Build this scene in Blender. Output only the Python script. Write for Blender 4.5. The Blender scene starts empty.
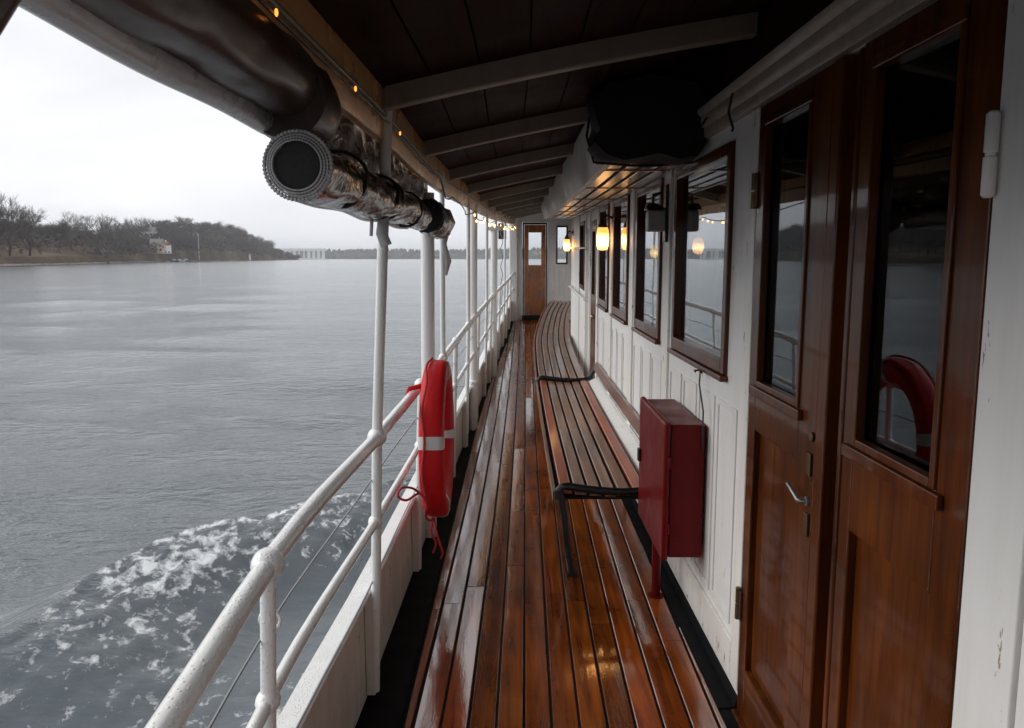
import bpy, math, random
import numpy as np
from mathutils import Vector, Matrix, noise as mnoise
rng = random.Random(7)
R = math.radians
scene = bpy.context.scene
COL = scene.collection

# ------------------------------------------------------------------ curves of the ship
def interp(tab):
    xs = np.array([t[0] for t in tab], float); ys = np.array([t[1] for t in tab], float)
    m = np.gradient(ys, xs)
    def f(y):
        y = min(max(y, xs[0]), xs[-1])
        i = int(min(max(np.searchsorted(xs, y) - 1, 0), len(xs) - 2))
        h = xs[i+1] - xs[i]; t = (y - xs[i]) / h
        return float(ys[i]*(2*t**3-3*t*t+1) + h*m[i]*(t**3-2*t*t+t) + ys[i+1]*(3*t*t-2*t**3) + h*m[i+1]*(t**3-t*t))
    return f
def S(y): return .0035*(y-4.3)**2                      # sheer of the deck
def DZ(y): return -1.55 + S(y)                         # deck height (eye level = 0)
E = interp([(-6,-.33),(-2,-.44),(1,-.477),(1.55,-.496),(2.7,-.468),(4.56,-.43),(6.57,-.348),(9.5,-.235),(13,-.07),(15,.04),(16,.1)])
PL = interp([(-6,-.24),(-2,-.33),(1,-.36),(2.7,-.357),(4.75,-.345),(8.4,-.285),(11,-.165),(13,-.05),(15,.05),(16,.1)])
RH = interp([(-6,.80),(-1,.82),(1,.872),(1.6,.909),(2.7,.926),(4.56,.94),(6.57,1.0),(10,.996),(15,.886),(16,.88)])
def B(y): return E(y) - .045
EDGE = interp([(-6,-.40),(-2,-.46),(1,-.46),(1.7,-.447),(2.65,-.425),(3.85,-.43),(5.1,-.41),(6.57,-.345),(9.5,-.23),(11,-.155),(13,-.065),(15,.045),(16,.1)])
def CZ(y): return .467 + .0017*max(0, y-3)**2          # underside of beams at the edge
def CAM(x, y):                                          # beam underside with camber
    u = (x - EDGE(y))
    return CZ(y) + .235*u - .035*u*u
WX = .785

# ------------------------------------------------------------------ materials
def newmat(name):
    m = bpy.data.materials.new(name); m.use_nodes = True
    nt = m.node_tree; b = nt.nodes['Principled BSDF']
    return m, nt, b
def N(nt, t, **kw):
    n = nt.nodes.new(t)
    for k, v in kw.items():
        if k in n.inputs: n.inputs[k].default_value = v
        else: setattr(n, k, v)
    return n
def coords(nt, scale=(1,1,1), kind='Object'):
    tc = N(nt, 'ShaderNodeTexCoord'); mp = N(nt, 'ShaderNodeMapping'); mp.inputs['Scale'].default_value = scale
    nt.links.new(tc.outputs[kind], mp.inputs['Vector']); return mp.outputs['Vector']
def noise_tex(nt, vec, scale, detail=4, rough=.55, dist=0):
    n = N(nt, 'ShaderNodeTexNoise'); n.inputs['Scale'].default_value = scale; n.inputs['Detail'].default_value = detail
    n.inputs['Roughness'].default_value = rough; n.inputs['Distortion'].default_value = dist
    nt.links.new(vec, n.inputs['Vector']); return n.outputs['Fac']
def ramp(nt, fac, stops):
    r = N(nt, 'ShaderNodeValToRGB'); el = r.color_ramp.elements
    while len(el) < len(stops): el.new(.5)
    for e, (p, c) in zip(el, stops):
        e.position = p; e.color = (c, c, c, 1) if isinstance(c, (int, float)) else (*c, 1)
    nt.links.new(fac, r.inputs['Fac']); return r.outputs['Color']
def mixc(nt, fac, a, b, mode='MIX'):
    n = N(nt, 'ShaderNodeMix', data_type='RGBA', blend_type=mode)
    for sock, v in ((n.inputs[0], fac), (n.inputs[6], a), (n.inputs[7], b)):
        if isinstance(v, (int, float)): sock.default_value = v
        elif isinstance(v, tuple): sock.default_value = (*v, 1)
        else: nt.links.new(v, sock)
    return n.outputs[2]
def mathn(nt, op, a, b=0, clamp=False):
    n = N(nt, 'ShaderNodeMath', operation=op, use_clamp=clamp)
    for sock, v in ((n.inputs[0], a), (n.inputs[1], b)):
        if isinstance(v, (int, float)): sock.default_value = v
        else: nt.links.new(v, sock)
    return n.outputs[0]
def bump(nt, bsdf, h, strength, dist=.01, sock='Normal'):
    n = N(nt, 'ShaderNodeBump'); n.inputs['Strength'].default_value = strength; n.inputs['Distance'].default_value = dist
    nt.links.new(h, n.inputs['Height']); nt.links.new(n.outputs['Normal'], bsdf.inputs[sock]); return n
def simple(name, c, rough=.5, metal=0, var=.25, scale=12, coat=0, bmp=0, bscale=60, spec=.5, rvar=.1):
    m, nt, b = newmat(name); v = coords(nt)
    f = noise_tex(nt, v, scale, 5)
    nt.links.new(mixc(nt, f, tuple(x*(1-var) for x in c), tuple(min(1, x*(1+var)) for x in c)), b.inputs['Base Color'])
    nt.links.new(ramp(nt, noise_tex(nt, v, scale*.7, 4), [(.3, max(0, rough-rvar)), (.7, min(1, rough+rvar))]), b.inputs['Roughness'])
    b.inputs['Metallic'].default_value = metal; b.inputs['Coat Weight'].default_value = coat; b.inputs['Coat Roughness'].default_value = .08
    b.inputs['Specular IOR Level'].default_value = spec
    if bmp: bump(nt, b, noise_tex(nt, v, bscale, 4), bmp, .004)
    return m

def wood(name, dark, light, axis='Z', rough=.25, coat=.6, tone=None, gs=1.0, bmp=.15, spec=.5, coatr=.1):
    m, nt, b = newmat(name)
    st = {'X': (1.2, 22, 22), 'Y': (22, 1.2, 22), 'Z': (22, 22, 1.2)}[axis]
    v = coords(nt, tuple(s*gs for s in st))
    g = noise_tex(nt, v, 1.5, 6, .6, .6)
    big = noise_tex(nt, coords(nt, (1, 1, 1)), 3.2, 3)
    col = mixc(nt, ramp(nt, g, [(.3, 0.), (.7, 1.)]), dark, light)
    col = mixc(nt, .75, col, ramp(nt, big, [(.28, .45), (.72, 1.25)]), 'MULTIPLY')
    if tone:
        at = N(nt, 'ShaderNodeAttribute', attribute_name=tone)
        col = mixc(nt, .8, col, at.outputs['Color'], 'MULTIPLY')
    nt.links.new(col, b.inputs['Base Color'])
    nt.links.new(ramp(nt, big, [(.3, max(.03, rough-.1)), (.7, rough+.12)]), b.inputs['Roughness'])
    b.inputs['Coat Weight'].default_value = coat; b.inputs['Coat Roughness'].default_value = coatr
    b.inputs['Specular IOR Level'].default_value = spec
    bump(nt, b, g, bmp, .003)
    return m

def paint(name, c=(.80,.79,.76), rough=.38, dirt=.35, peel=0., bscale=35, bmp=.25, drops=False):
    m, nt, b = newmat(name); v = coords(nt)
    lo = noise_tex(nt, v, 2.2, 6, .65)
    run = noise_tex(nt, coords(nt, (9, 9, .9)), 2.0, 5, .6)
    col = mixc(nt, ramp(nt, run, [(.42, 0.), (.78, dirt)]), c, (c[0]*.62, c[1]*.57, c[2]*.48))
    col = mixc(nt, ramp(nt, lo, [(.45, 0.), (.75, dirt)]), col, (c[0]*.72, c[1]*.68, c[2]*.6))
    if peel:
        pf = noise_tex(nt, coords(nt, (3, 3, 1)), 5.5, 8, .72)
        msk = ramp(nt, pf, [(.66-peel*.05, 0.), (.67-peel*.05, 1.)])
        col = mixc(nt, msk, col, (.30, .25, .19))
    nt.links.new(col, b.inputs['Base Color'])
    nt.links.new(ramp(nt, lo, [(.3, rough-.12), (.7, rough+.12)]), b.inputs['Roughness'])
    if drops:
        vo = N(nt, 'ShaderNodeTexVoronoi'); vo.inputs['Scale'].default_value = 110
        nt.links.new(v, vo.inputs['Vector'])
        bump(nt, b, ramp(nt, vo.outputs['Distance'], [(.12, 1.), (.34, 0.)]), .55, .0025)
        b.inputs['Coat Weight'].default_value = .5
    else:
        bump(nt, b, noise_tex(nt, v, bscale, 5), bmp, .003)
    return m

M = {}
M['deck'] = wood('wet_deck_wood', (.12, .021, .003), (.42, .100, .0075), 'Y', rough=.34, coat=.75, tone='tone', bmp=.3, coatr=.12, spec=.12)
# wet film: patchy coat roughness and a grain that catches the sky
def wet_deck():
    nt = M['deck'].node_tree; b = nt.nodes['Principled BSDF']
    v = coords(nt, (9, 1.1, 9)); w = noise_tex(nt, v, 1.6, 5, .6, .4)
    fine = noise_tex(nt, coords(nt, (85, 42, 85)), 1.6, 3, .55)
    h = mathn(nt, 'ADD', mathn(nt, 'MULTIPLY', w, 1.0), mathn(nt, 'MULTIPLY', fine, .20))
    bump(nt, b, h, .15, .006, 'Coat Normal'); b.inputs['Coat IOR'].default_value = 2.7
    nt.links.new(ramp(nt, noise_tex(nt, coords(nt, (5, 1.3, 5)), 1.3, 4), [(.40, .03), (.58, .07), (.75, .16)]), b.inputs['Coat Roughness'])
    nt.links.new(ramp(nt, noise_tex(nt, coords(nt, (3, .8, 3)), 1.1, 4), [(.3, 1.), (.7, .9)]), b.inputs['Coat Weight'])
wet_deck()
M['caulk'] = simple('black_caulk', (.008, .008, .009), .35, bmp=.3)
M['gutter'] = simple('black_waterway_paint', (.006, .006, .0065), .7, bmp=.3, spec=.12)
M['mahogany'] = wood('varnished_mahogany', (.046, .0105, .002), (.135, .036, .0062), 'Z', rough=.35, coat=.34, spec=.08, coatr=.06, bmp=.12)
M['door_wood'] = wood('fore_door_wood', (.22, .062, .011), (.42, .135, .026), 'Z', rough=.25, coat=.7, bmp=.1)
M['bench'] = wood('weathered_slat_wood', (.11, .052, .030), (.27, .150, .098), 'Y', rough=.38, coat=.35, tone='tone')
M['soffit'] = wood('varnished_soffit', (.22, .085, .028), (.42, .18, .06), 'Y', rough=.35, coat=.8, bmp=.1, coatr=.22)
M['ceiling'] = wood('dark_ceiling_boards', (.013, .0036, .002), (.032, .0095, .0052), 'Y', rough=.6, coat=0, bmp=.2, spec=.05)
M['beam'] = paint('beam_paint', (.22, .19, .155), .5, .5)
M['fascia'] = paint('fascia_cream_paint', (.50, .27, .11), .3, .6)
M['white'] = paint('white_paint', (.79, .79, .78), .38, .25, peel=.45)
M['white_peel'] = paint('white_paint_chipped', (.80, .79, .76), .4, .35, peel=1.1)
M['bulwark'] = paint('bulwark_white_paint', (.76, .73, .68), .4, .55, peel=.5)
M['cornice'] = paint('cornice_paint', (.34, .31, .27), .45, .7, peel=1.2)
M['rail'] = paint('wet_white_rail_paint', (.83, .83, .82), .3, .2, drops=True)
M['red'] = simple('red_box_paint', (.165, .004, .006), .36, var=.25, scale=5, coat=.1, spec=.3, bmp=.15, bscale=30)
M['buoy'] = simple('buoy_red', (.62, .014, .018), .42, var=.12, scale=6, bmp=.08, bscale=40)
M['reflective'] = simple('reflective_tape', (.62, .62, .6), .4, var=.08, bmp=.2, bscale=200)
M['rope_red'] = simple('red_rope', (.42, .03, .03), .8, bmp=.5, bscale=300)
def worn(name, c, chip, thr, rough, sc):
    m, nt, b = newmat(name); v = coords(nt)
    col = mixc(nt, noise_tex(nt, v, 4, 6, .65), tuple(x*.68 for x in c), tuple(x*1.2 for x in c))
    f = noise_tex(nt, v, sc, 8, .72)
    col = mixc(nt, ramp(nt, f, [(thr, 0.), (thr+.02, 1.)]), col, chip)
    st = noise_tex(nt, coords(nt, (14, 14, 1.1)), 2, 5, .6)
    col = mixc(nt, ramp(nt, st, [(.5, 0.), (.8, .45)]), col, tuple(x*.45 for x in c))
    nt.links.new(col, b.inputs['Base Color']); b.inputs['Roughness'].default_value = rough; b.inputs['Specular IOR Level'].default_value = .18
    nt.links.new(ramp(nt, noise_tex(nt, v, 6, 5), [(.3, rough-.1), (.7, rough+.15)]), b.inputs['Roughness'])
    bump(nt, b, noise_tex(nt, v, 28, 4), .2, .004)
    return m
M['red'] = worn('red_box_paint', (.125, .0025, .0045), (.05, .018, .012), .67, .36, 7)
M['buoy'] = worn('buoy_red', (.60, .013, .017), (.30, .012, .014), .66, .46, 9)
M['iron'] = simple('black_iron', (.012, .012, .013), .3, bmp=.3, bscale=40)
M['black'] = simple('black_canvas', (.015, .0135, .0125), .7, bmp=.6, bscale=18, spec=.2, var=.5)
M['canvas'] = simple('brown_canvas', (.050, .025, .017), .38, var=.4, scale=5, bmp=.6, bscale=9, coat=.15)
M['brass'] = simple('aged_brass', (.45, .32, .16), .3, metal=1, bmp=.1)
M['old_brass'] = simple('dull_brass_hardware', (.13, .085, .05), .4, metal=.8, bmp=.1)
M['steel'] = simple('grey_wire_steel', (.28, .29, .30), .4, metal=.7)
M['greymetal'] = simple('grey_painted_metal', (.34, .34, .35), .4, bmp=.1)
M['wire'] = simple('black_wire', (.01, .01, .01), .5)
M['dark_int'] = simple('cabin_dark_panel', (.018, .011, .008), .6)
M['grating'] = simple('dark_cabin_table', (.05, .03, .02), .5)
M['soffit_dark'] = simple('dark_roll_core', (.012,.008,.007), .6, bmp=.4, bscale=60)
M['tarp'] = simple('white_tarp', (.62, .59, .54), .5, var=.15, scale=6, bmp=.9, bscale=7)

def plastic():
    m, nt, b = newmat('crinkled_clear_plastic'); v = coords(nt, (1, .6, 1))
    f = noise_tex(nt, v, 9, 5, .55, .8)
    nt.links.new(ramp(nt, f, [(.3, (.045, .024, .016)), (.6, (.12, .072, .05)), (.85, (.22, .16, .12))]), b.inputs['Base Color'])
    b.inputs['Roughness'].default_value = .16; b.inputs['Coat Weight'].default_value = .35; b.inputs['Coat Roughness'].default_value = .06
    b.inputs['Transmission Weight'].default_value = .25
    bump(nt, b, noise_tex(nt, v, 13, 3, .5, .8), .7, .02)
    return m
M['plastic'] = plastic()
M['plastic_edge'] = simple('rolled_plastic_edge', (.40, .40, .41), .3, coat=.3, bmp=.6, bscale=50)

def glass(name, ior=1.7, tint=(.62, .66, .66), double=False):
    m, nt, b = newmat(name); nt.nodes.remove(b)
    fr = N(nt, 'ShaderNodeFresnel'); gb = N(nt, 'ShaderNodeNewGeometry')      # same reflection from either side of the thin pane
    nt.links.new(mathn(nt, 'ADD', ior, mathn(nt, 'MULTIPLY', gb.outputs['Backfacing'], 1/ior-ior)), fr.inputs['IOR'])
    g = N(nt, 'ShaderNodeBsdfGlossy'); g.inputs['Roughness'].default_value = .012; g.inputs['Color'].default_value = (.9, .93, .95, 1)
    t = N(nt, 'ShaderNodeBsdfTransparent'); t.inputs['Color'].default_value = (*tint, 1)
    mx = N(nt, 'ShaderNodeMixShader')
    bp = N(nt, 'ShaderNodeBump'); bp.inputs['Strength'].default_value = .02; bp.inputs['Distance'].default_value = .02
    nt.links.new(noise_tex(nt, coords(nt), 3, 2), bp.inputs['Height']); nt.links.new(bp.outputs['Normal'], g.inputs['Normal'])
    F = fr.outputs[0]
    if double: F = mathn(nt, 'DIVIDE', mathn(nt, 'MULTIPLY', F, 2.), mathn(nt, 'ADD', F, 1.))
    nt.links.new(F, mx.inputs[0]); nt.links.new(t.outputs[0], mx.inputs[1]); nt.links.new(g.outputs[0], mx.inputs[2])
    nt.links.new(mx.outputs[0], nt.nodes['Material Output'].inputs['Surface'])
    return m
M['glass'] = glass('window_glass', 1.62, double=True)
M['door_glass'] = glass('door_window_glass', 1.43, (.5, .52, .52))
M['clear'] = glass('thin_clear_glass', 1.2, (.93, .95, .95))

def emit(name, c, s):
    m, nt, b = newmat(name)
    b.inputs['Base Color'].default_value = (*c, 1); b.inputs['Emission Color'].default_value = (*c, 1)
    b.inputs['Emission Strength'].default_value = s; return m
def lampm():
    m, nt, b = newmat('lamp_glass_lit'); tc = N(nt, 'ShaderNodeTexCoord'); sp = N(nt, 'ShaderNodeSeparateXYZ'); nt.links.new(tc.outputs['Generated'], sp.inputs[0])
    f = mathn(nt, 'ADD', sp.outputs['Z'], mathn(nt, 'MULTIPLY', noise_tex(nt, coords(nt), 30, 3), .35))
    nt.links.new(ramp(nt, f, [(.25, (3.0, 1.3, .35)), (.55, (6.5, 3.6, 1.3)), (.95, (1.6, .55, .10))]), b.inputs['Emission Color']); b.inputs['Emission Strength'].default_value = 1.0
    b.inputs['Base Color'].default_value = (.8, .5, .2, 1); b.inputs['Roughness'].default_value = .2
    return m
M['lamp'] = lampm()
M['bulb_or_glint'] = emit('bulb_filament_lit', (1, .66, .30), 28)
M['orange_glint'] = emit('painted_orange_glint', (1, .30, .05), 1.8)  # weak glow imitating orange reflections, no lamp
M['fairy'] = emit('fairy_bulb_lit', (1, .50, .14), 5)

def water():
    m, nt, b = newmat('sea_water')
    geo = N(nt, 'ShaderNodeNewGeometry').outputs['Position']
    def mp(scale, rot=0):
        n = N(nt, 'ShaderNodeMapping'); n.inputs['Scale'].default_value = scale; n.inputs['Rotation'].default_value = (0, 0, rot)
        nt.links.new(geo, n.inputs['Vector']); return n.outputs['Vector']
    a = noise_tex(nt, mp((1, 1.8, 1), .5), .55, 3, .55)
    c = noise_tex(nt, mp((1, 1.7, 1), -.3), 2.1, 4, .6)
    d = noise_tex(nt, mp((1, 1.9, 1), .25), 5.5, 3, .6)
    far = noise_tex(nt, mp((.6, 1.6, 1), .15), .06, 3, .55)
    h = mathn(nt, 'ADD', mathn(nt, 'ADD', mathn(nt, 'MULTIPLY', a, .13), mathn(nt, 'MULTIPLY', c, .15)), mathn(nt, 'ADD', mathn(nt, 'MULTIPLY', d, .052), mathn(nt, 'MULTIPLY', far, .35)))
    calm = N(nt, 'ShaderNodeAttribute', attribute_name='calm').outputs['Fac']
    bp = N(nt, 'ShaderNodeBump'); bp.inputs['Distance'].default_value = .55
    nt.links.new(mathn(nt, 'SUBTRACT', .85, mathn(nt, 'MULTIPLY', calm, .62)), bp.inputs['Strength'])
    nt.links.new(h, bp.inputs['Height'])
    b.inputs['Base Color'].default_value = (.098, .116, .128, 1); b.inputs['Roughness'].default_value = .12
    b.inputs['IOR'].default_value = 1.33
    nt.links.new(bp.outputs['Normal'], b.inputs['Normal'])
    foam = N(nt, 'ShaderNodeAttribute', attribute_name='foam').outputs['Fac']
    f1 = noise_tex(nt, mp((1, .7, 1), .75), 8.6, 5, .62, .5)
    f2 = noise_tex(nt, mp((1, 1, 1)), 19, 5, .7)
    ff = mathn(nt, 'ADD', mathn(nt, 'MULTIPLY', f1, .72), mathn(nt, 'MULTIPLY', f2, .28))
    msk = mathn(nt, 'ADD', ff, mathn(nt, 'MULTIPLY', foam, .30))
    msk = ramp(nt, msk, [(.665, 0.), (.80, 1.)])
    msk = mathn(nt, 'MULTIPLY', msk, ramp(nt, foam, [(.02, 0.), (.2, 1.)]), True)
    fb = N(nt, 'ShaderNodeBsdfPrincipled'); fb.inputs['Base Color'].default_value = (.74, .76, .77, 1); fb.inputs['Roughness'].default_value = .7
    bump(nt, fb, f2, .8, .03)
    mx = N(nt, 'ShaderNodeMixShader')
    nt.links.new(msk, mx.inputs[0]); nt.links.new(b.outputs[0], mx.inputs[1]); nt.links.new(fb.outputs[0], mx.inputs[2])
    nt.links.new(mx.outputs[0], nt.nodes['Material Output'].inputs['Surface'])
    return m
M['water'] = water()
def ground():
    m, nt, b = newmat('winter_bank_ground'); v = coords(nt)
    f = noise_tex(nt, v, .03, 6, .6); g = noise_tex(nt, v, .5, 4)
    c = ramp(nt, f, [(.35, (.060, .036, .026)), (.52, (.095, .062, .036)), (.66, (.15, .12, .07))])
    c = mixc(nt, .6, c, ramp(nt, g, [(.3, .5), (.7, 1.2)]), 'MULTIPLY')
    nt.links.new(c, b.inputs['Base Color']); b.inputs['Roughness'].default_value = .95; b.inputs['Specular IOR Level'].default_value = .1
    return m
M['ground'] = ground()
M['twig'] = simple('bare_twigs', (.095, .080, .070), .9, scale=.5, var=.3, spec=.1)
M['trunk'] = simple('tree_bark', (.05, .038, .03), .9, scale=.6, spec=.1)
M['conifer'] = simple('distant_woodland', (.050, .050, .036), .95, scale=.08, var=.45, spec=.05)
M['rock'] = simple('shore_rock', (.19, .175, .16), .85, scale=.6, var=.4)
M['pinkwall'] = simple('pale_pink_render', (.50, .36, .31), .8, scale=.4, var=.1)
M['whitewall'] = simple('white_render', (.78, .77, .75), .8, scale=.4, var=.08)
M['redroof'] = simple('brick_red_roof', (.19, .085, .065), .8, scale=.8)
M['greyroof'] = simple('grey_roof', (.15, .15, .155), .7, scale=.8)
M['bluegrey'] = simple('shaded_recess_wall', (.30, .31, .33), .8, scale=.3)
M['darkwin'] = simple('dark_window', (.03, .035, .04), .2, scale=.3)
M['bluehull'] = simple('blue_hull_paint', (.05, .12, .26), .4, scale=.6)
M['whitegel'] = simple('white_boat_paint', (.66, .67, .68), .4, scale=.6, var=.05)

# ------------------------------------------------------------------ mesh builder
ORG = {}
class MB:
    def __init__(s): s.v = []; s.f = []; s.col = []
    def add(s, vs, fs, c=None):
        o = len(s.v); s.v += [tuple(v) for v in vs]; s.f += [tuple(i+o for i in f) for f in fs]
        s.col += [c]*len(fs)
    def hexa(s, p, c=None):      # 8 points: bottom 4 ccw, top 4 ccw
        s.add(p, [(3,2,1,0),(4,5,6,7),(0,1,5,4),(1,2,6,5),(2,3,7,6),(3,0,4,7)], c)
    def box(s, x0, x1, y0, y1, z0, z1, c=None):
        s.hexa([(x0,y0,z0),(x1,y0,z0),(x1,y1,z0),(x0,y1,z0),(x0,y0,z1),(x1,y0,z1),(x1,y1,z1),(x0,y1,z1)], c)
    def sweep(s, rings, closed=False, caps=True, c=None):
        n = len(rings[0]); vs = [p for r in rings for p in r]; fs = []
        m = len(rings)
        for i in range(m if closed else m-1):
            j = (i+1) % m
            for k in range(n):
                l = (k+1) % n
                fs.append((i*n+k, i*n+l, j*n+l, j*n+k))
        if caps and not closed:
            fs.append(tuple(reversed(range(n)))); fs.append(tuple((m-1)*n+k for k in range(n)))
        s.add(vs, fs, c)
    def tube(s, pts, r, n=10, closed=False, caps=True, flat=None):
        pts = [Vector(p) for p in pts]; rings = []; m = len(pts); up = None
        for i, p in enumerate(pts):
            a = pts[(i-1) % m] if (closed or i > 0) else p
            b = pts[(i+1) % m] if (closed or i < m-1) else p
            t = (b-a).normalized()
            if up is None:
                ref = Vector((0,0,1)) if abs(t.z) < .9 else Vector((0,1,0))
                up = (ref - t*ref.dot(t)).normalized()
            else:
                up = (up - t*up.dot(t))
                up = up.normalized() if up.length > 1e-6 else Vector((1,0,0))
            sd = t.cross(up); rr = r[i] if isinstance(r, (list, tuple)) else r
            fx = flat or (1, 1)
            rings.append([p + up*(math.sin(2*math.pi*k/n)*rr*fx[1]) + sd*(math.cos(2*math.pi*k/n)*rr*fx[0]) for k in range(n)])
        s.sweep(rings, closed, caps)
    def ball(s, c, r, n=14, m=8, sc=(1,1,1)):
        rings = []
        for i in range(1, m):
            a = math.pi*i/m
            rings.append([(c[0]+r*sc[0]*math.sin(a)*math.cos(2*math.pi*k/n), c[1]+r*sc[1]*math.sin(a)*math.sin(2*math.pi*k/n), c[2]-r*sc[2]*math.cos(a)) for k in range(n)])
        s.sweep(rings)
    def lathe(s, c, prof, n=18):
        s.sweep([[(c[0]+r*math.cos(2*math.pi*k/n), c[1]+r*math.sin(2*math.pi*k/n), c[2]+z) for k in range(n)] for r, z in prof])
    def build(s, name, mat, parent=None, smooth=False, bevel=0, shift=None):
        me = bpy.data.meshes.new(name)
        org = ORG[parent.name] if parent else (shift or Vector((0,0,0)))
        me.from_pydata([Vector(v)-org for v in s.v], [], s.f); me.validate(); me.update()
        import bmesh
        bm = bmesh.new(); bm.from_mesh(me); bmesh.ops.recalc_face_normals(bm, faces=bm.faces); bm.to_mesh(me); bm.free()
        if any(c is not None for c in s.col) and len(s.col) == len(me.polygons):
            at = me.color_attributes.new('tone', 'FLOAT_COLOR', 'CORNER')
            for p, c in zip(me.polygons, s.col):
                c = c or (1,1,1)
                for li in p.loop_indices: at.data[li].color = (*c, 1)
        me.materials.append(M[mat] if isinstance(mat, str) else mat)
        if smooth:
            for p in me.polygons: p.use_smooth = True
            try: me.set_sharp_from_angle(angle=R(50))
            except Exception: pass
        o = bpy.data.objects.new(name, me); COL.objects.link(o)
        if parent: o.parent = parent
        else: o.location = org
        ORG[o.name] = Vector(org)
        if bevel:
            b = o.modifiers.new('bevel', 'BEVEL'); b.width = bevel; b.segments = 2; b.limit_method = 'ANGLE'; b.angle_limit = R(40)
        return o
def tag(o, label=None, cat=None, group=None, kind=None):
    if label: o['label'] = label
    if cat: o['category'] = cat
    if group: o['group'] = group
    if kind: o['kind'] = kind
    return o
def smooth(pts, n=6):
    P = [Vector(p) for p in pts]; P = [P[0]*2-P[1]] + P + [P[-1]*2-P[-2]]; out = []
    for i in range(1, len(P)-2):
        a, b, c, d = P[i-1:i+3]
        for k in range(n):
            t = k/n; out.append(.5*((2*b)+(c-a)*t+(2*a-5*b+4*c-d)*t*t+(3*b-a-3*c+d)*t**3))
    return out+[P[-2]]
def thing(name, label, cat, loc, group=None):
    o = bpy.data.objects.new(name, None); COL.objects.link(o); o.location = loc; o.empty_display_size = .1
    ORG[o.name] = Vector(loc); return tag(o, label, cat, group)
def part(name, mat, parent, fn, smooth=False, bevel=0):
    m = MB(); fn(m); return m.build(name, mat, parent, smooth, bevel)
def one(name, mat, label, cat, fn, loc, group=None, smooth=False, bevel=0, kind=None):
    m = MB(); fn(m); return tag(m.build(name, mat, None, smooth, bevel, Vector(loc)), label, cat, group, kind)
def ys(a, b, st):
    n = max(1, int(round((b-a)/st))); return [a+(b-a)*i/n for i in range(n+1)]

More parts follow.
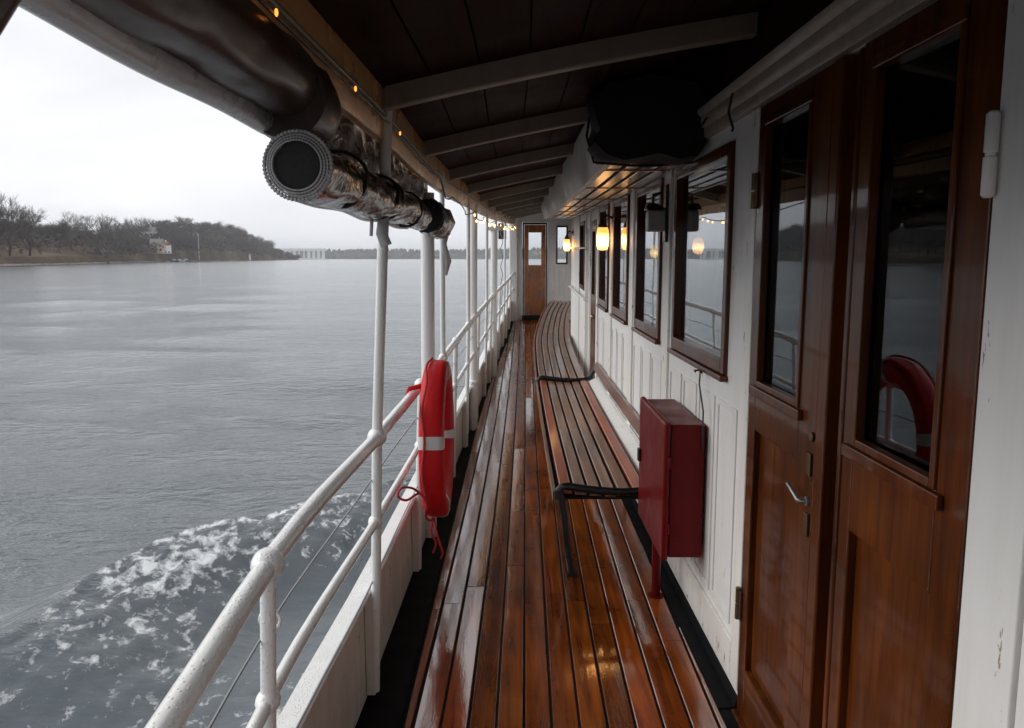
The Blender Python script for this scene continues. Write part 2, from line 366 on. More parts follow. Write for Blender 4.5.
# ------------------------------------------------------------------ water
WZ = -2.8
crest = [(.15,10.9),(-.4,10.05),(-.865,9.3),(-1.34,9.08),(-2.24,8.35),(-2.63,7.85),(-3.0,7.45),(-3.26,7.1),(-3.49,6.54),(-3.61,5.99),(-3.68,5.45),(-3.72,4.3),(-4.1,2.5),(-5.2,0),(-7.2,-3),(-9,-6)]
def build_water():
    def axis(fine0, fine1, step, lo, hi, g):
        a = list(np.arange(fine0, fine1, step)); s = step
        while a[-1] < hi: s *= g; a.append(a[-1]+s)
        s = step
        while a[0] > lo: s *= g; a.insert(0, a[0]-s)
        return np.array(a)
    X = axis(-7.5, .4, .05, -9000, 9000, 1.13); Y = axis(2.0, 12.5, .06, -4000, 9000, 1.10)
    gx, gy = np.meshgrid(X, Y); z = np.zeros_like(gx)
    r = np.random.RandomState(3); dist = np.sqrt(gx**2+gy**2)
    for i in range(26):
        L = .55*1.13**i; th = r.normal(.5, .55); k = 2*math.pi/L; ph = r.rand()*6.28
        amp = .0046*L**.75
        fade = np.clip(1-dist/(L*45), 0, 1)
        z += amp*fade*np.sin(k*(gx*math.sin(th)+gy*math.cos(th))+ph + .8*np.sin(gx*.37*k/4+i)+.6*np.sin(gy*.29*k/4+2*i))
    cp = np.array([(a*.938, b*.938) if b > 5 else (a, b) for a, b in crest]); best = np.full(gx.shape, 1e9); sd = np.zeros_like(gx); tt = np.zeros_like(gx)
    near = (np.abs(gx) < 14) & (gy > -9) & (gy < 16)
    px, py = gx[near], gy[near]; b_ = np.full(px.shape, 1e9); s_ = np.zeros_like(px); t_ = np.zeros_like(px); acc = 0
    for i in range(len(cp)-1):
        a, b = cp[i], cp[i+1]; d = b-a; L = math.hypot(*d)
        u = np.clip(((px-a[0])*d[0]+(py-a[1])*d[1])/L**2, 0, 1)
        qx, qy = px-a[0]-u*d[0], py-a[1]-u*d[1]; q = np.hypot(qx, qy); cr = (d[0]*qy-d[1]*qx)/L
        m = q < b_; b_[m] = q[m]; s_[m] = np.where(cr[m] < 0, 1, -1)*q[m]; t_[m] = (acc+u*L)[m]; acc += L
    # s_ > 0 : outboard/ahead of the crest
    wob = .10*np.sin(t_*2.3)+.06*np.sin(t_*5.1+1)
    sdv = s_ + wob*0.5
    A = .31*np.exp(-((t_-3.6)/4.2)**2)+.04
    A *= np.clip(1.15-t_*.03, .3, 1)
    out = sdv > 0
    wave = np.where(out, np.exp(-(sdv/.42)**2), np.exp(-(sdv/.85)**2)-.38*np.exp(-((sdv+1.5)/.8)**2))
    wave = wave + .25*np.where(out, 0, np.exp(-((sdv+2.5)/.55)**2))
    zz = z[near]; zz = zz*np.where(out, 1, np.clip(.35+.0*sdv, .35, 1)) + A*wave
    z[near] = zz
    foam = np.zeros_like(gx); calm = np.zeros_like(gx)
    band = np.where(out, np.exp(-(sdv/.05)**2), np.exp(-((sdv+.35)/.55)**2))
    along = .92*np.exp(-((t_-4.9)/1.15)**2) + .45*np.exp(-((t_-7.0)/1.3)**2)+.15
    lip = np.exp(-((sdv+.03)/.075)**2)*(.95*np.exp(-((t_-3.8)/2.2)**2))
    inner = np.where(out, 0, np.clip(.26+.20*np.sin(px*1.7+py*2.3)+.16*np.sin(px*3.9-py*1.3), 0, .5))*np.where(sdv > -6, 1, .5)
    f = np.clip(np.maximum(np.maximum(band*along*.72, lip), inner), 0, 1)
    f = np.where(b_ > 8, 0, f); foam[near] = f
    tb = np.sin(px*9.1+py*5.3)*np.sin(py*11.7-px*4.1)+.6*np.sin(px*21+py*17)*np.sin(py*19-px*13)
    z[near] += .028*np.clip(f, 0, 1)*tb
    calm[near] = np.where(out, 0, np.clip(-sdv*2.2, 0, 1))*np.clip(1.6-b_*.2, 0, 1)
    ny, nx = gx.shape
    vs = np.stack([gx.ravel(), gy.ravel(), z.ravel()], 1)
    idx = np.arange(nx*ny).reshape(ny, nx)
    fs = np.stack([idx[:-1,:-1].ravel(), idx[:-1,1:].ravel(), idx[1:,1:].ravel(), idx[1:,:-1].ravel()], 1)
    me = bpy.data.meshes.new('water')
    me.vertices.add(len(vs)); me.vertices.foreach_set('co', vs.ravel())
    me.loops.add(fs.size); me.loops.foreach_set('vertex_index', fs.ravel())
    me.polygons.add(len(fs)); me.polygons.foreach_set('loop_start', np.arange(0, fs.size, 4)); me.polygons.foreach_set('loop_total', np.full(len(fs), 4))
    me.polygons.foreach_set('use_smooth', np.ones(len(fs), bool))
    me.update(); me.validate()
    for nm, ar in (('foam', foam), ('calm', calm)):
        at = me.attributes.new(nm, 'FLOAT', 'POINT'); at.data.foreach_set('value', ar.ravel().astype(np.float32))
    me.materials.append(M['water'])
    o = bpy.data.objects.new('water', me); o.location = (0, 0, WZ); COL.objects.link(o); o['kind'] = 'structure'
build_water()

# ------------------------------------------------------------------ ship: hull and deck
def hull(m):
    rings = []
    for y in ys(-6, 16, .5):
        x = B(y)-.06; zt = DZ(y)-.14; w = max(.0, (y-6)/10)*.5
        rings.append([(x, y, zt), (x+.06+w*.5, y, -2.2), (x+.2+w, y, -3.4), (3.5, y, -3.4), (3.5, y, zt)])
    m.sweep(rings)
mm = MB(); hull(mm); hb = mm.build('hull', 'white', None); hb['kind'] = 'structure'

def deckmesh(m):
    W = .0925; gap = .0095
    for i in range(-9, 26):
        r0 = rng.random(); x0 = -.372 + i*W
        y = -6 - rng.random()*2
        while y < 16:
            L = rng.uniform(1.5, 3.6); ya, yb = max(y, -6), min(y+L-.004, 15.9); y += L
            if yb - ya < .05: continue
            t = rng.uniform(.5, 1.3); w_ = rng.uniform(-.12, .12)
            col = (t, t*(1+w_*.9), t*(1+w_*1.4)); rows = []
            tilt = rng.uniform(-.0016, .0016)
            for yy in ys(ya, yb, .25):
                a = x0 + .017*yy + gap/2; b = a + W - gap
                lo = PL(yy); hi = WX - .075 if yy < 10.2 else 1.6
                if b <= lo + .004 or a >= hi - .004: 
                    if rows: break
                    continue
                a, b = max(a, lo), min(b, hi)
                z = DZ(yy) - .018*max(0, (.25-a))**2
                rows.append([(a, yy, z-.012), (b, yy, z-.012), (b, yy, z+tilt), (b-.003, yy, z+.0025+tilt), (a+.003, yy, z+.0025-tilt), (a, yy, z-tilt)])
            if len(rows) > 1: m.sweep(rows, c=col)
mm = MB(); deckmesh(mm); dk = mm.build('deck', 'deck', None, smooth=False); dk['kind'] = 'structure'
def under(m):
    rings = []
    for y in ys(-6, 16, .3):
        z = DZ(y)-.0035; xb = B(y)-.02
        f = lambda x: z - .018*max(0, (.25-x))**2
        rings.append([(xb, y, z-.06), (xb, y, f(xb)-.02), (PL(y)-.02, y, f(PL(y))-.016), (PL(y)-.006, y, f(PL(y))), (.25, y, z), (1.7, y, z), (1.7, y, z-.06)])
    m.sweep(rings)
mm = MB(); under(mm); o = mm.build('deck_bed', 'gutter', None); o['kind'] = 'structure'

# ------------------------------------------------------------------ bulwark
bw = thing('bulwark', 'low white painted steel bulwark along the outboard edge of the deck', 'bulwark', (B(3), 3, DZ(3)))
def bplate(m):
    rings = []
    for y in ys(-6, 14.9, .3):
        z = DZ(y); x = B(y)
        rings.append([(x-.028, y, z-.16), (x-.012, y, z-.16), (x-.012, y, z+.352), (x-.028, y, z+.352)])
    m.sweep(rings)
part('plate', 'bulwark', bw, bplate, True)
def bcap(m):
    rings = []
    for y in ys(-6, 14.9, .3):
        z = DZ(y)+.354; x = B(y)
        rings.append([(x-.055, y, z), (x+.006, y, z), (x+.012, y, z+.010), (x+.004, y, z+.022), (x-.052, y, z+.022), (x-.060, y, z+.010)])
    m.sweep(rings)
part('cap_rail', 'rail', bw, bcap, True)
TALL = [2.7, 4.83, 6.45, 8.6, 10.15, 12.2]
SHORT = [.3, 1.55, 3.86, 5.55, 7.5, 9.4, 11.1, 13.0, 13.9]
for y in sorted(TALL+SHORT):
    part('stay', 'bulwark', bw, lambda m: m.box(B(y)-.011, B(y)+.022, y-.018+.0, y+.03, DZ(y)-.02, DZ(y)+.352), bevel=.003)

# ------------------------------------------------------------------ railing
rl = thing('ship_railing', 'wet white tubular ship railing above the bulwark', 'railing', (E(2.7), 2.7, DZ(2.7)))
def railp(h, dx): return [(E(y)+dx(y), y, DZ(y)+(RH(y) if h is None else h(y))) for y in ys(-6, 14.95, .2)]
tr = part('top_rail', 'rail', rl, lambda m: m.tube(railp(None, lambda y: 0), .0225, 12), True)
part('mid_rail', 'rail', rl, lambda m: m.tube(railp(lambda y: RH(y)*.672, lambda y: -.013), .0155, 10), True)
part('wire', 'steel', rl, lambda m: m.tube(railp(lambda y: RH(y)*.83+.008*math.sin(y*2.6), lambda y: -.022), .0032, 6), True)
part('wire', 'steel', rl, lambda m: m.tube(railp(lambda y: .41+.012*math.sin(y*2.2), lambda y: -.025), .0032, 6), True)
def lean(y, h): return E(y) - .048*(1-h/RH(y))
for y in TALL:
    top = .6 if y > 4 else .53
    top = CZ(y)+.03
    z0 = DZ(y)-.01; hh = top - z0
    part('stanchion', 'rail', rl, lambda m: m.tube([(lean(y,0)+.02, y, z0), (lean(y,.4)+.012, y, z0+.4), (E(y), y, DZ(y)+RH(y)), (E(y)+.004 if y > 4 else E(y)+.058, y, top)], [.0175,.0175,.018,.019] if y < 4 else .016, 12), True)
for y in SHORT:
    part('stanchion', 'rail', rl, lambda m: m.tube([(lean(y,0)+.02, y, DZ(y)-.01), (lean(y,.4)+.008, y, DZ(y)+.4), (E(y), y, DZ(y)+RH(y))], .0165, 12), True)
for y in sorted(TALL+SHORT):
    big = 1.0 if y < 4 else .85
    part('ball_joint', 'rail', rl, lambda m: m.ball((E(y), y, DZ(y)+RH(y)), .034*big, sc=(1,1.25,1)), True)
    h = RH(y)*.672
    part('ball_joint', 'rail', rl, lambda m: m.ball((E(y)-.012, y, DZ(y)+h), .026*big, sc=(1,1.3,1)), True)
part('eyelet', 'rail', rl, lambda m: m.tube([(E(1.62)-.022+.022*math.cos(a), 1.62+.0*a, DZ(1.62)+RH(1.62)*.83+.022*math.sin(a)) for a in [2*math.pi*k/12 for k in range(12)]], .0045, 6, closed=True), True)

# thick posts outboard
def post(label, y, x, r, top, cap=False):
    t = thing('support_post', label, 'post', (x, y, DZ(y)), 'thick white posts along the railing')
    part('column', 'rail', t, lambda m: m.tube([(x, y, DZ(y)-.03), (x, y, DZ(y)+.8), (x+.01, y, top)], r, 18), True)
    if cap: part('cap', 'white', t, lambda m: m.box(x-.07, x+.12, y-.06, y+.06, top+.001, top+.05), bevel=.008)
    else: part('collar', 'rail', t, lambda m: m.lathe((x, y, DZ(y)+.395), [(r+.001,0),(r+.012,.008),(r+.012,.03),(r+.001,.038)]), True)
post('thickest white post, behind the lifebuoy under the end of the plastic roll', 4.4, E(4.4)-.035, .038, CZ(4.4)-.12)
post('thick round white post further forward than the thickest post by the lifebuoy', 7.1, E(7.1)-.02, .035, CZ(7.1)+.02)
post('short white post with a flat cap near the forward end of the railing', 9.75, E(9.75)+.0, .042, .33, True)

# ------------------------------------------------------------------ lifebuoy
LB = Vector((-.345, 3.63, -.830))
lb = thing('lifebuoy', 'red ring lifebuoy with silver reflective bands hung on the rail', 'lifebuoy', (LB.x, LB.y, LB.z-.36))
ROT = Matrix.Rotation(R(.3), 4, 'Z')
def lp(a, rad, ax): return LB + ROT @ Vector((ax, rad*math.cos(a), rad*math.sin(a)))
def ringsec(grow=0):
    prof = [(-.048,.285),(-.053,.30),(-.053,.335),(-.046,.354),(-.026,.362),(.026,.362),(.046,.354),(.053,.335),(.053,.30),(.048,.285),(.030,.255),(.010,.244),(-.010,.244),(-.030,.255)]
    c = sum(p[1] for p in prof)/len(prof)
    return [(a+math.copysign(grow, a), r+(grow if r > .30 else -grow)) for a, r in prof]
part('ring', 'buoy', lb, lambda m: m.sweep([[lp(2*math.pi*k/72, r, a) for a, r in ringsec()] for k in range(72)], closed=True), True)
for q in range(4):
    a0 = q*math.pi/2 + R(-9)
    part('reflective_band', 'reflective', lb, lambda m: m.sweep([[lp(a0+R(d), r, a) for a, r in ringsec(.0022)] for d in (-4.4,-2.2,0,2.2,4.4)], caps=True), True)
def grab(m):
    n = 96; pts = []
    for k in range(n):
        a = 2*math.pi*k/n; sag = .5-.5*math.cos(4*a)      # tight at the bands
        w = .006*math.sin(9*a)
        pts.append(lp(a, .371+.016*sag, -.03+w))
    m.tube(pts, .0055, 6, closed=True)
part('grab_rope', 'rope_red', lb, grab, True)
b = lp(R(262), .372, -.02); c = lp(R(205), .38, -.05)
part('rope_loop', 'rope_red', lb, lambda m: m.tube(smooth([c, c+Vector((-.03,-.03,.03)), c+Vector((-.07,-.05,.035)), c+Vector((-.085,-.05,.0)), c+Vector((-.05,-.04,-.02)), c+Vector((0,-.01,0)), c+Vector((.03,.0,-.05)), lp(R(230), .375, -.03)]), .0055, 6), True)
part('rope_tail', 'rope_red', lb, lambda m: m.tube(smooth([b, b+Vector((-.01,-.02,-.06)), b+Vector((.012,-.03,-.11)), b+Vector((-.002,-.03,-.16))]), .0055, 6), True)
part('rope_tail', 'rope_red', lb, lambda m: m.tube(smooth([b, b+Vector((.015,-.04,-.05)), b+Vector((.03,-.05,-.10)), b+Vector((.045,-.05,-.15)), b+Vector((.035,-.05,-.18))]), .0055, 6), True)

part('hanging_strap', 'buoy', lb, lambda m: m.tube([(E(3.6)-.026, 3.55, -.63), (E(3.6)-.01, 3.55, -.585), (E(3.6)+.04, 3.56, -.575), (LB.x-.0, 3.58, -.60)], .012, 8, flat=(1,.4)), True)

# ------------------------------------------------------------------ roof over the gangway
rf = thing('gangway_roof', 'dark boarded roof with pale beams over the side deck', 'roof', (.2, 4, CZ(4)))
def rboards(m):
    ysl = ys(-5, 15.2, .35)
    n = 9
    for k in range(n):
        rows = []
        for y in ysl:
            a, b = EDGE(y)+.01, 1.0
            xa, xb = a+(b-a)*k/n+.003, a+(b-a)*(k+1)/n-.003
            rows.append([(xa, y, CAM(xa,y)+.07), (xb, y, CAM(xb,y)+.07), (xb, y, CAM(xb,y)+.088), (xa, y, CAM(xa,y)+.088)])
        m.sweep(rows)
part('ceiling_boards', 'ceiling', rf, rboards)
def rdeck(m):
    rows = []
    for y in ys(-5, 15.2, .4):
        e = EDGE(y)-.06
        rows.append([(e, y, CZ(y)+.092), (1.0, y, CAM(1.0,y)+.092), (3.5, y, CAM(1.0,y)+.2), (3.5, y, CAM(1.0,y)+.26), (1.0, y, CAM(1.0,y)+.15), (e, y, CZ(y)+.13)])
    m.sweep(rows)
part('roof_deck', 'black', rf, rdeck)
for y in [-3.2,-2,-.85,.3,1.5,2.65,3.85,5.1,6.27,7.4,8.6,9.8,11,12.2,13.4,14.5]:
    def bm_(m):
        rows = []
        for k in range(13):
            a = EDGE(y)+.02; x = a+(1.0-a)*k/12; z = CAM(x, y)
            rows.append([(x, y-.025, z+.005), (x, y-.020, z), (x, y+.020, z), (x, y+.025, z+.005), (x, y+.025, z+.069), (x, y-.025, z+.069)])
        m.sweep(rows)
    part('beam', 'beam', rf, bm_)
def fas(m):
    rows = []
    for y in ys(-5, 15.2, .3):
        e = EDGE(y); z = CZ(y)
        rows.append([(e-.022, y, z-.085), (e-.004, y, z-.085), (e+.004, y, z-.078), (e+.012, y, z+.088), (e-.022, y, z+.088)])
    m.sweep(rows)
part('fascia', 'fascia', rf, fas, True)
part('fascia_bead', 'beam', rf, lambda m: m.tube([(EDGE(y)+.014, y, CZ(y)-.004) for y in ys(-5, 15.1, .3)], .006, 8), True)

# soffit housing over the windows
sf = thing('soffit_housing', 'white sided soffit with varnished underside above the cabin windows', 'soffit', (.6, 5, .42))
def SZ(y): return .418 + .0021*max(0, y-4)**2
Y0, Y1 = 3.62, 10.4
def side(m):
    rows = []
    for y in ys(Y0+.02, Y1, .12):
        z = SZ(y); t = CAM(.42, y)+.06; w = .018*math.sin(y*3.1)+.012*math.sin(y*7.3)
        rows.append([(.440,y,z-.006), (.412,y,z-.004), (.392+w*.5,y,z+.05), (.375+w,y,z+.13), (.388,y,t), (.440,y,t)])
    m.sweep(rows)
part('side_cover', 'tarp', sf, side, True)
for k in range(4):
    xa = .447+k*.085; xb = xa+.060
    def sl(m):
        rows = []
        for y in ys(Y0+.02, Y1, .3): rows.append([(xa,y,SZ(y)), (xb,y,SZ(y)), (xb,y,SZ(y)+.015), (xa,y,SZ(y)+.015)])
        m.sweep(rows)
    part('soffit_slat', 'soffit', sf, sl, bevel=.002)
def back(m):
    rows = []
    for y in ys(Y0+.02, Y1, .4): rows.append([(.441,y,SZ(y)+.05), (.778,y,SZ(y)+.05), (.778,y,SZ(y)+.06), (.441,y,SZ(y)+.06)])
    m.sweep(rows)
part('soffit_board', 'black', sf, back)
for y in (3.9, 4.9, 5.9, 6.9, 7.9, 8.9):
    part('batten', 'soffit', sf, lambda m: m.box(.443, .755, y-.012, y+.012, SZ(y)-.006, SZ(y)-.001), bevel=.001)
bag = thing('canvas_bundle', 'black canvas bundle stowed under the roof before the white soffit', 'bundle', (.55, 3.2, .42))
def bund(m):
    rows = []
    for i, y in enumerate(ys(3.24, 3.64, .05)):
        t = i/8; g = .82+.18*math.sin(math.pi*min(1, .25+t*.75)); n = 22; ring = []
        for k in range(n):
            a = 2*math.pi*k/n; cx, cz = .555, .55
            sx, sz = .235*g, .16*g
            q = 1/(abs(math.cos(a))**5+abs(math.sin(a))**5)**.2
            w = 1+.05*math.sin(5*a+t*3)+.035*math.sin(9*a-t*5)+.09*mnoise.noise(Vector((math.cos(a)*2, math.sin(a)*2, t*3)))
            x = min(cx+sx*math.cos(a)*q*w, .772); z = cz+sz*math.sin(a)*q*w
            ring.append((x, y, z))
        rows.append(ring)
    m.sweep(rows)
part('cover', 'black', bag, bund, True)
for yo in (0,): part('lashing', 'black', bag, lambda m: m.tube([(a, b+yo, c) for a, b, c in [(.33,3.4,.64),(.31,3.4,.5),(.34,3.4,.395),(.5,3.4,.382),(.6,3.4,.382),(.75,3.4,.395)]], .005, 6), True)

# ------------------------------------------------------------------ deckhouse
dh = thing('deckhouse', 'white panelled deckhouse with a row of mahogany framed windows and double doors', 'deckhouse', (WX, 4, DZ(4)))
WINS = [(2.87, 3.84), (4.19, 5.02), (5.38, 6.15), (6.47, 7.12)]
def wz(y): return -.395 - .0 + .0035*(y-4.3)**2*.9            # lower edge of window frame
SILL = lambda y: -.432 + .9*S(y)
TOP = lambda y: .41 + .0021*max(0, y-3)**2
DOOR0, DOOR1 = 1.305, 2.565
WT = .07
def wallseg(m, y0, y1, zb, zt, x0=WX, x1=WX+WT):
    rows = []
    for y in ys(y0, y1, .25):
        b = zb(y) if callable(zb) else zb; t = zt(y) if callable(zt) else zt
        rows.append([(x0,y,b), (x1,y,b), (x1,y,t), (x0,y,t)])
    m.sweep(rows)
CTOP = lambda y: CAM(.78, y)+.068
FLO = lambda y: DZ(y)-.02
def wallfn(m):
    wallseg(m, -5, DOOR0, FLO, CTOP)
    wallseg(m, DOOR0, DOOR1, .47, CTOP)
    ed = DOOR1
    for a, b in WINS+[(7.47, 7.92)]:
        wallseg(m, ed, a, FLO, CTOP)
        if a > 7.3: wallseg(m, a, b, .36, CTOP)
        else:
            wallseg(m, a, b, FLO, SILL); wallseg(m, a, b, TOP, CTOP)
        ed = b
    wallseg(m, ed, 8.62, FLO, CTOP); wallseg(m, 8.62, 9.2, FLO, lambda y: -.42+S(y)); wallseg(m, 8.62, 9.2, .40, CTOP); wallseg(m, 9.2, 10.3, FLO, CTOP)
part('wall', 'white', dh, wallfn)
def wall_fore(m):       # forward part, set back
    pts = [(.80,10.36),(.86,10.6),(1.0,11.0),(1.15,11.5),(1.3,15.0)]
    rows = []
    for x, y in pts: rows.append([(x,y,DZ(y)-.02),(x+.06,y,DZ(y)-.02),(x+.06,y,1.2),(x,y,1.2)])
    m.sweep(rows)
part('fore_wall', 'white', dh, wall_fore, True)
part('corner_post', 'white', dh, lambda m: m.tube([(WX+.025,10.33,DZ(10.3)-.02),(WX+.025,10.33,CTOP(10.2))], .045, 18), True)
# stiles, rails and bead boards of the panelling
def strips(m):
    P = .012
    def st(y0, y1, zb, zt): wallseg(m, y0, y1, zb, zt, WX-P, WX-.0005)
    top = lambda y: TOP(y)+.03
    st(DOOR1+.006, 2.66, lambda y: DZ(y)+.06, .468)
    for a, b in ((3.95, 4.08), (5.14, 5.27), (6.25, 6.37), (7.24, 7.36)): st(a, b, lambda y: DZ(y)+.06, top)
    st(2.663, 7.36, lambda y: DZ(y)+.06, lambda y: DZ(y)+.20)
    st(7.99, 8.06, lambda y: DZ(y)+.06, top); st(8.45, 8.53, lambda y: DZ(y)+.06, top); st(9.27, 9.34, lambda y: DZ(y)+.06, top)
part('stiles', 'white_peel', dh, strips, bevel=.003)
P = .006
for a, b in ((2.70,3.92),(4.11,5.11),(5.30,6.22),(6.40,7.21)):
    n = max(2, int((b-a)/.30)); w = (b-a)/n
    for k in range(n):
        y0, y1 = a+k*w+.02, a+(k+1)*w-.02; z0, z1 = DZ(y0)+.235, SILL(y0)-.10
        part('panel_moulding', 'white', dh, lambda m: [wallseg(m, y0, y0+.0225, z0, z1, WX-P, WX-.0005), wallseg(m, y1-.0225, y1, z0, z1, WX-P, WX-.0005), wallseg(m, y0+.0225, y1-.0225, z1-.022, z1, WX-P, WX-.0005), wallseg(m, y0+.0225, y1-.0225, z0, z0+.022, WX-P, WX-.0005)], bevel=.002)
for yy in (8.12, 8.2, 8.28, 8.36): part('panel_moulding', 'white', dh, lambda m: wallseg(m, yy, yy+.012, lambda y: DZ(y)+.1, .3, WX-P, WX-.0005))
for a, b, p in ((1.155, DOOR0-.003, .014), (1.118, 1.150, .007), (-.2,-.1,.012)):
    part('door_casing', 'white', dh, lambda m: wallseg(m, a, b, lambda y: DZ(y)+.06, .465, WX-p, WX-.0005), bevel=.003)
def base(m):
    for a, b in ((-5, DOOR0), (DOOR1, 7.46), (7.93, 10.3)):
        rows = []
        for y in ys(a, b, .3): rows.append([(WX-.072,y,DZ(y)-.008),(WX-.0008,y,DZ(y)-.008),(WX-.0008,y,DZ(y)+.03),(WX-.014,y,DZ(y)+.028),(WX-.018,y,DZ(y)+.004),(WX-.072,y,DZ(y)+.001)])
        m.sweep(rows)
part('black_base_strip', 'gutter', dh, base)
def corn(m):
    rows = []
    for y in ys(-2, 3.5, .3):
        z = .472
        rows.append([(WX-.0008,y,z),(WX-.022,y,z),(WX-.026,y,z+.008),(WX-.026,y,z+.035),(WX-.036,y,z+.042),(WX-.040,y,z+.058),(WX-.040,y,z+.078),(WX-.052,y,z+.088),(WX-.055,y,z+.105),(WX-.0008,y,z+.105)])
    m.sweep(rows)
part('cornice', 'cornice', dh, corn, True)
part('dark_wall_top', 'ceiling', dh, lambda m: wallseg(m, -2, 3.6, .5775, lambda y: CTOP(y)-.004, WX-.012, WX-.0005))  # dark board over the white wall top above the cornice
part('cornice_hook', 'wire', dh, lambda m: m.tube([(.70,2.62,.52),(.69,2.62,.46),(.705,2.615,.41),(.70,2.61,.40)], .004, 6), True)
part('cornice_hook', 'wire', dh, lambda m: m.tube([(.70,2.95,.50),(.68,2.95,.47),(.67,2.95,.43)], .004, 6), True)
# windows
for a, b in WINS:
    def frame(m):
        w = .05; x0, x1 = WX-.016, WX+.045
        sl = lambda y: SILL(y); tp = lambda y: TOP(y)
        wallseg(m, a+.002, a+w, lambda y: sl(y)+.002, lambda y: tp(y)-.002, x0, x1); wallseg(m, b-w, b-.002, lambda y: sl(y)+.002, lambda y: tp(y)-.002, x0, x1)
        wallseg(m, a+w+.0005, b-w-.0005, lambda y: sl(y)+.002, lambda y: sl(y)+.058, x0, x1); wallseg(m, a+w+.0005, b-w-.0005, lambda y: tp(y)-.05, lambda y: tp(y)-.002, x0, x1)
    wn = part('window', 'mahogany', dh, frame, bevel=.004)
    part('pane', 'glass', wn, lambda m: wallseg(m, a+.045, b-.045, lambda y: SILL(y)+.05, lambda y: TOP(y)-.045, WX+.012, WX+.016))
    part('sill', 'mahogany', wn, lambda m: wallseg(m, a-.012, b+.012, lambda y: SILL(y)-.022, lambda y: SILL(y)-.0005, WX-.030, WX-.0005), bevel=.004)
wn = part('window', 'mahogany', dh, lambda m: [wallseg(m, 8.622, 8.66, lambda y: -.415+S(y), .398, WX-.014, WX+.04), wallseg(m, 9.16, 9.198, lambda y: -.415+S(y), .398, WX-.014, WX+.04), wallseg(m, 8.6605, 9.1595, lambda y: -.415+S(y), lambda y: -.37+S(y), WX-.014, WX+.04), wallseg(m, 8.6605, 9.1595, .36, .398, WX-.014, WX+.04)], bevel=.004)
part('pane', 'glass', wn, lambda m: wallseg(m, 8.655, 9.165, lambda y: -.375+S(y), .365, WX+.012, WX+.016))
part('grab_rail', 'rail', dh, lambda m: m.tube([(WX-.001,8.1,-.42),(WX-.05,8.1,-.42),(WX-.055,9.2,-.39),(WX-.055,10.2,-.36),(WX-.001,10.22,-.36)], .012, 8), True)
part('grab_rail', 'rail', dh, lambda m: m.tube([(WX-.001,8.1,.10),(WX-.05,8.1,.10),(WX-.055,10.2,.12),(WX-.001,10.22,.12)], .010, 8), True)
# doors
def door(a, b, zb, zt, py0, py1, label, hinge_far, pz0, lp0=-1.36, lp1=-.545, tilt=(.008, .008)):
    py0 -= .016; py1 += .016
    x0, x1 = WX-.012, WX+.032
    def leaf(m):
        A = lambda *q: wallseg(m, *q)
        A(a, py0, zb, zt, x0, x1); A(py1, b, zb, zt, x0, x1)
        i0, i1 = py0+.0005, py1-.0005
        A(i0, i1, zb, lp0, x0, x1); A(i0, i1, lp1, pz0, x0, x1); A(i0, i1, .40, zt, x0, x1)
        A(i0, i1, lp0+.0005, lp1-.0005, WX+.008, x1-.002)
    d = part('door', 'mahogany', dh, leaf, bevel=.004); d['label'] = label
    ta, tb = tilt
    part('pane', 'door_glass', d, lambda m: m.hexa([(WX+ta,py0-.004,pz0-.004),(WX+ta+.003,py0-.004,pz0-.004),(WX+tb+.003,py1+.004,pz0-.004),(WX+tb,py1+.004,pz0-.004),(WX+ta,py0-.004,.404),(WX+ta+.003,py0-.004,.404),(WX+tb+.003,py1+.004,.404),(WX+tb,py1+.004,.404)]))
    def bead(m):
        w = .018
        for q in ((py0-.001, py0+w), (py1-w, py1+.001)): wallseg(m, q[0], q[1], pz0, .398, x0-.006, WX+.006)
        wallseg(m, py0+w+.0005, py1-w-.0005, pz0-.001, pz0+w, x0-.006, WX+.006); wallseg(m, py0-.001, py1+.001, .3985, .425, x0-.006, WX-.0125)
        wallseg(m, py0-.03, py1+.03, pz0-.03, pz0-.0015, x0-.014, x0-.0005)
    part('glazing_bead', 'mahogany', d, bead, bevel=.003)
    return d
dl = door(1.985, 2.560, -1.535, .466, 2.125, 2.475, 'mahogany door leaf with lever handle', True, -.40)
dr = door(1.31, 1.82, -1.535, .466, 1.425, 1.748, 'mahogany door leaf nearest the camera', False, -.42, -1.36, -.62, (.0195, .0075))
def jamb(m):
    m.box(WX-.018, WX+.05, 1.917, 1.972, -1.53, .466); m.box(WX+.02, WX+.06, 1.823, 1.9165, -1.53, .466); m.box(WX-.004, WX+.0195, 1.85, 1.872, -1.53, .466)
part('door_mullion', 'mahogany', dh, jamb, bevel=.005)
part('door_sill', 'mahogany', dh, lambda m: m.box(WX-.03, WX+.05, DOOR0+.002, DOOR1-.002, -1.56, -1.538), bevel=.004)
def lever(m):
    z = -.63; y = 2.015
    m.tube([(WX-.012,y,z),(WX-.030,y,z),(WX-.036,y+.006,z+.002),(WX-.040,y+.075,z+.026)], [.006,.006,.0065,.005], 10)
    m.tube([(WX-.0125,y,z),(WX-.018,y,z)], .013, 14)
part('handle', 'steel', dl, lever, True)
for za, zb_ in ((-.56,-.50),(-.72,-.66)): part('lock_plate', 'old_brass', dl, lambda m: m.box(WX-.020, WX-.0125, 1.995, 2.02, za, zb_), bevel=.002)
part('keyhole', 'old_brass', dl, lambda m: m.tube([(WX-.0125,2.0,-.455),(WX-.02,2.0,-.455)], .013, 12), bevel=.002)
def hinge(m, z, y, h=.085, r=.011, x=WX-.018):
    m.tube([(x, y, z-h), (x, y, z-.003)], r, 12); m.tube([(x, y, z+.003), (x, y, z+h)], r, 12); m.box(x-.001, x+.004, y-.03, y+.0, z-h*.9, z+h*.9)
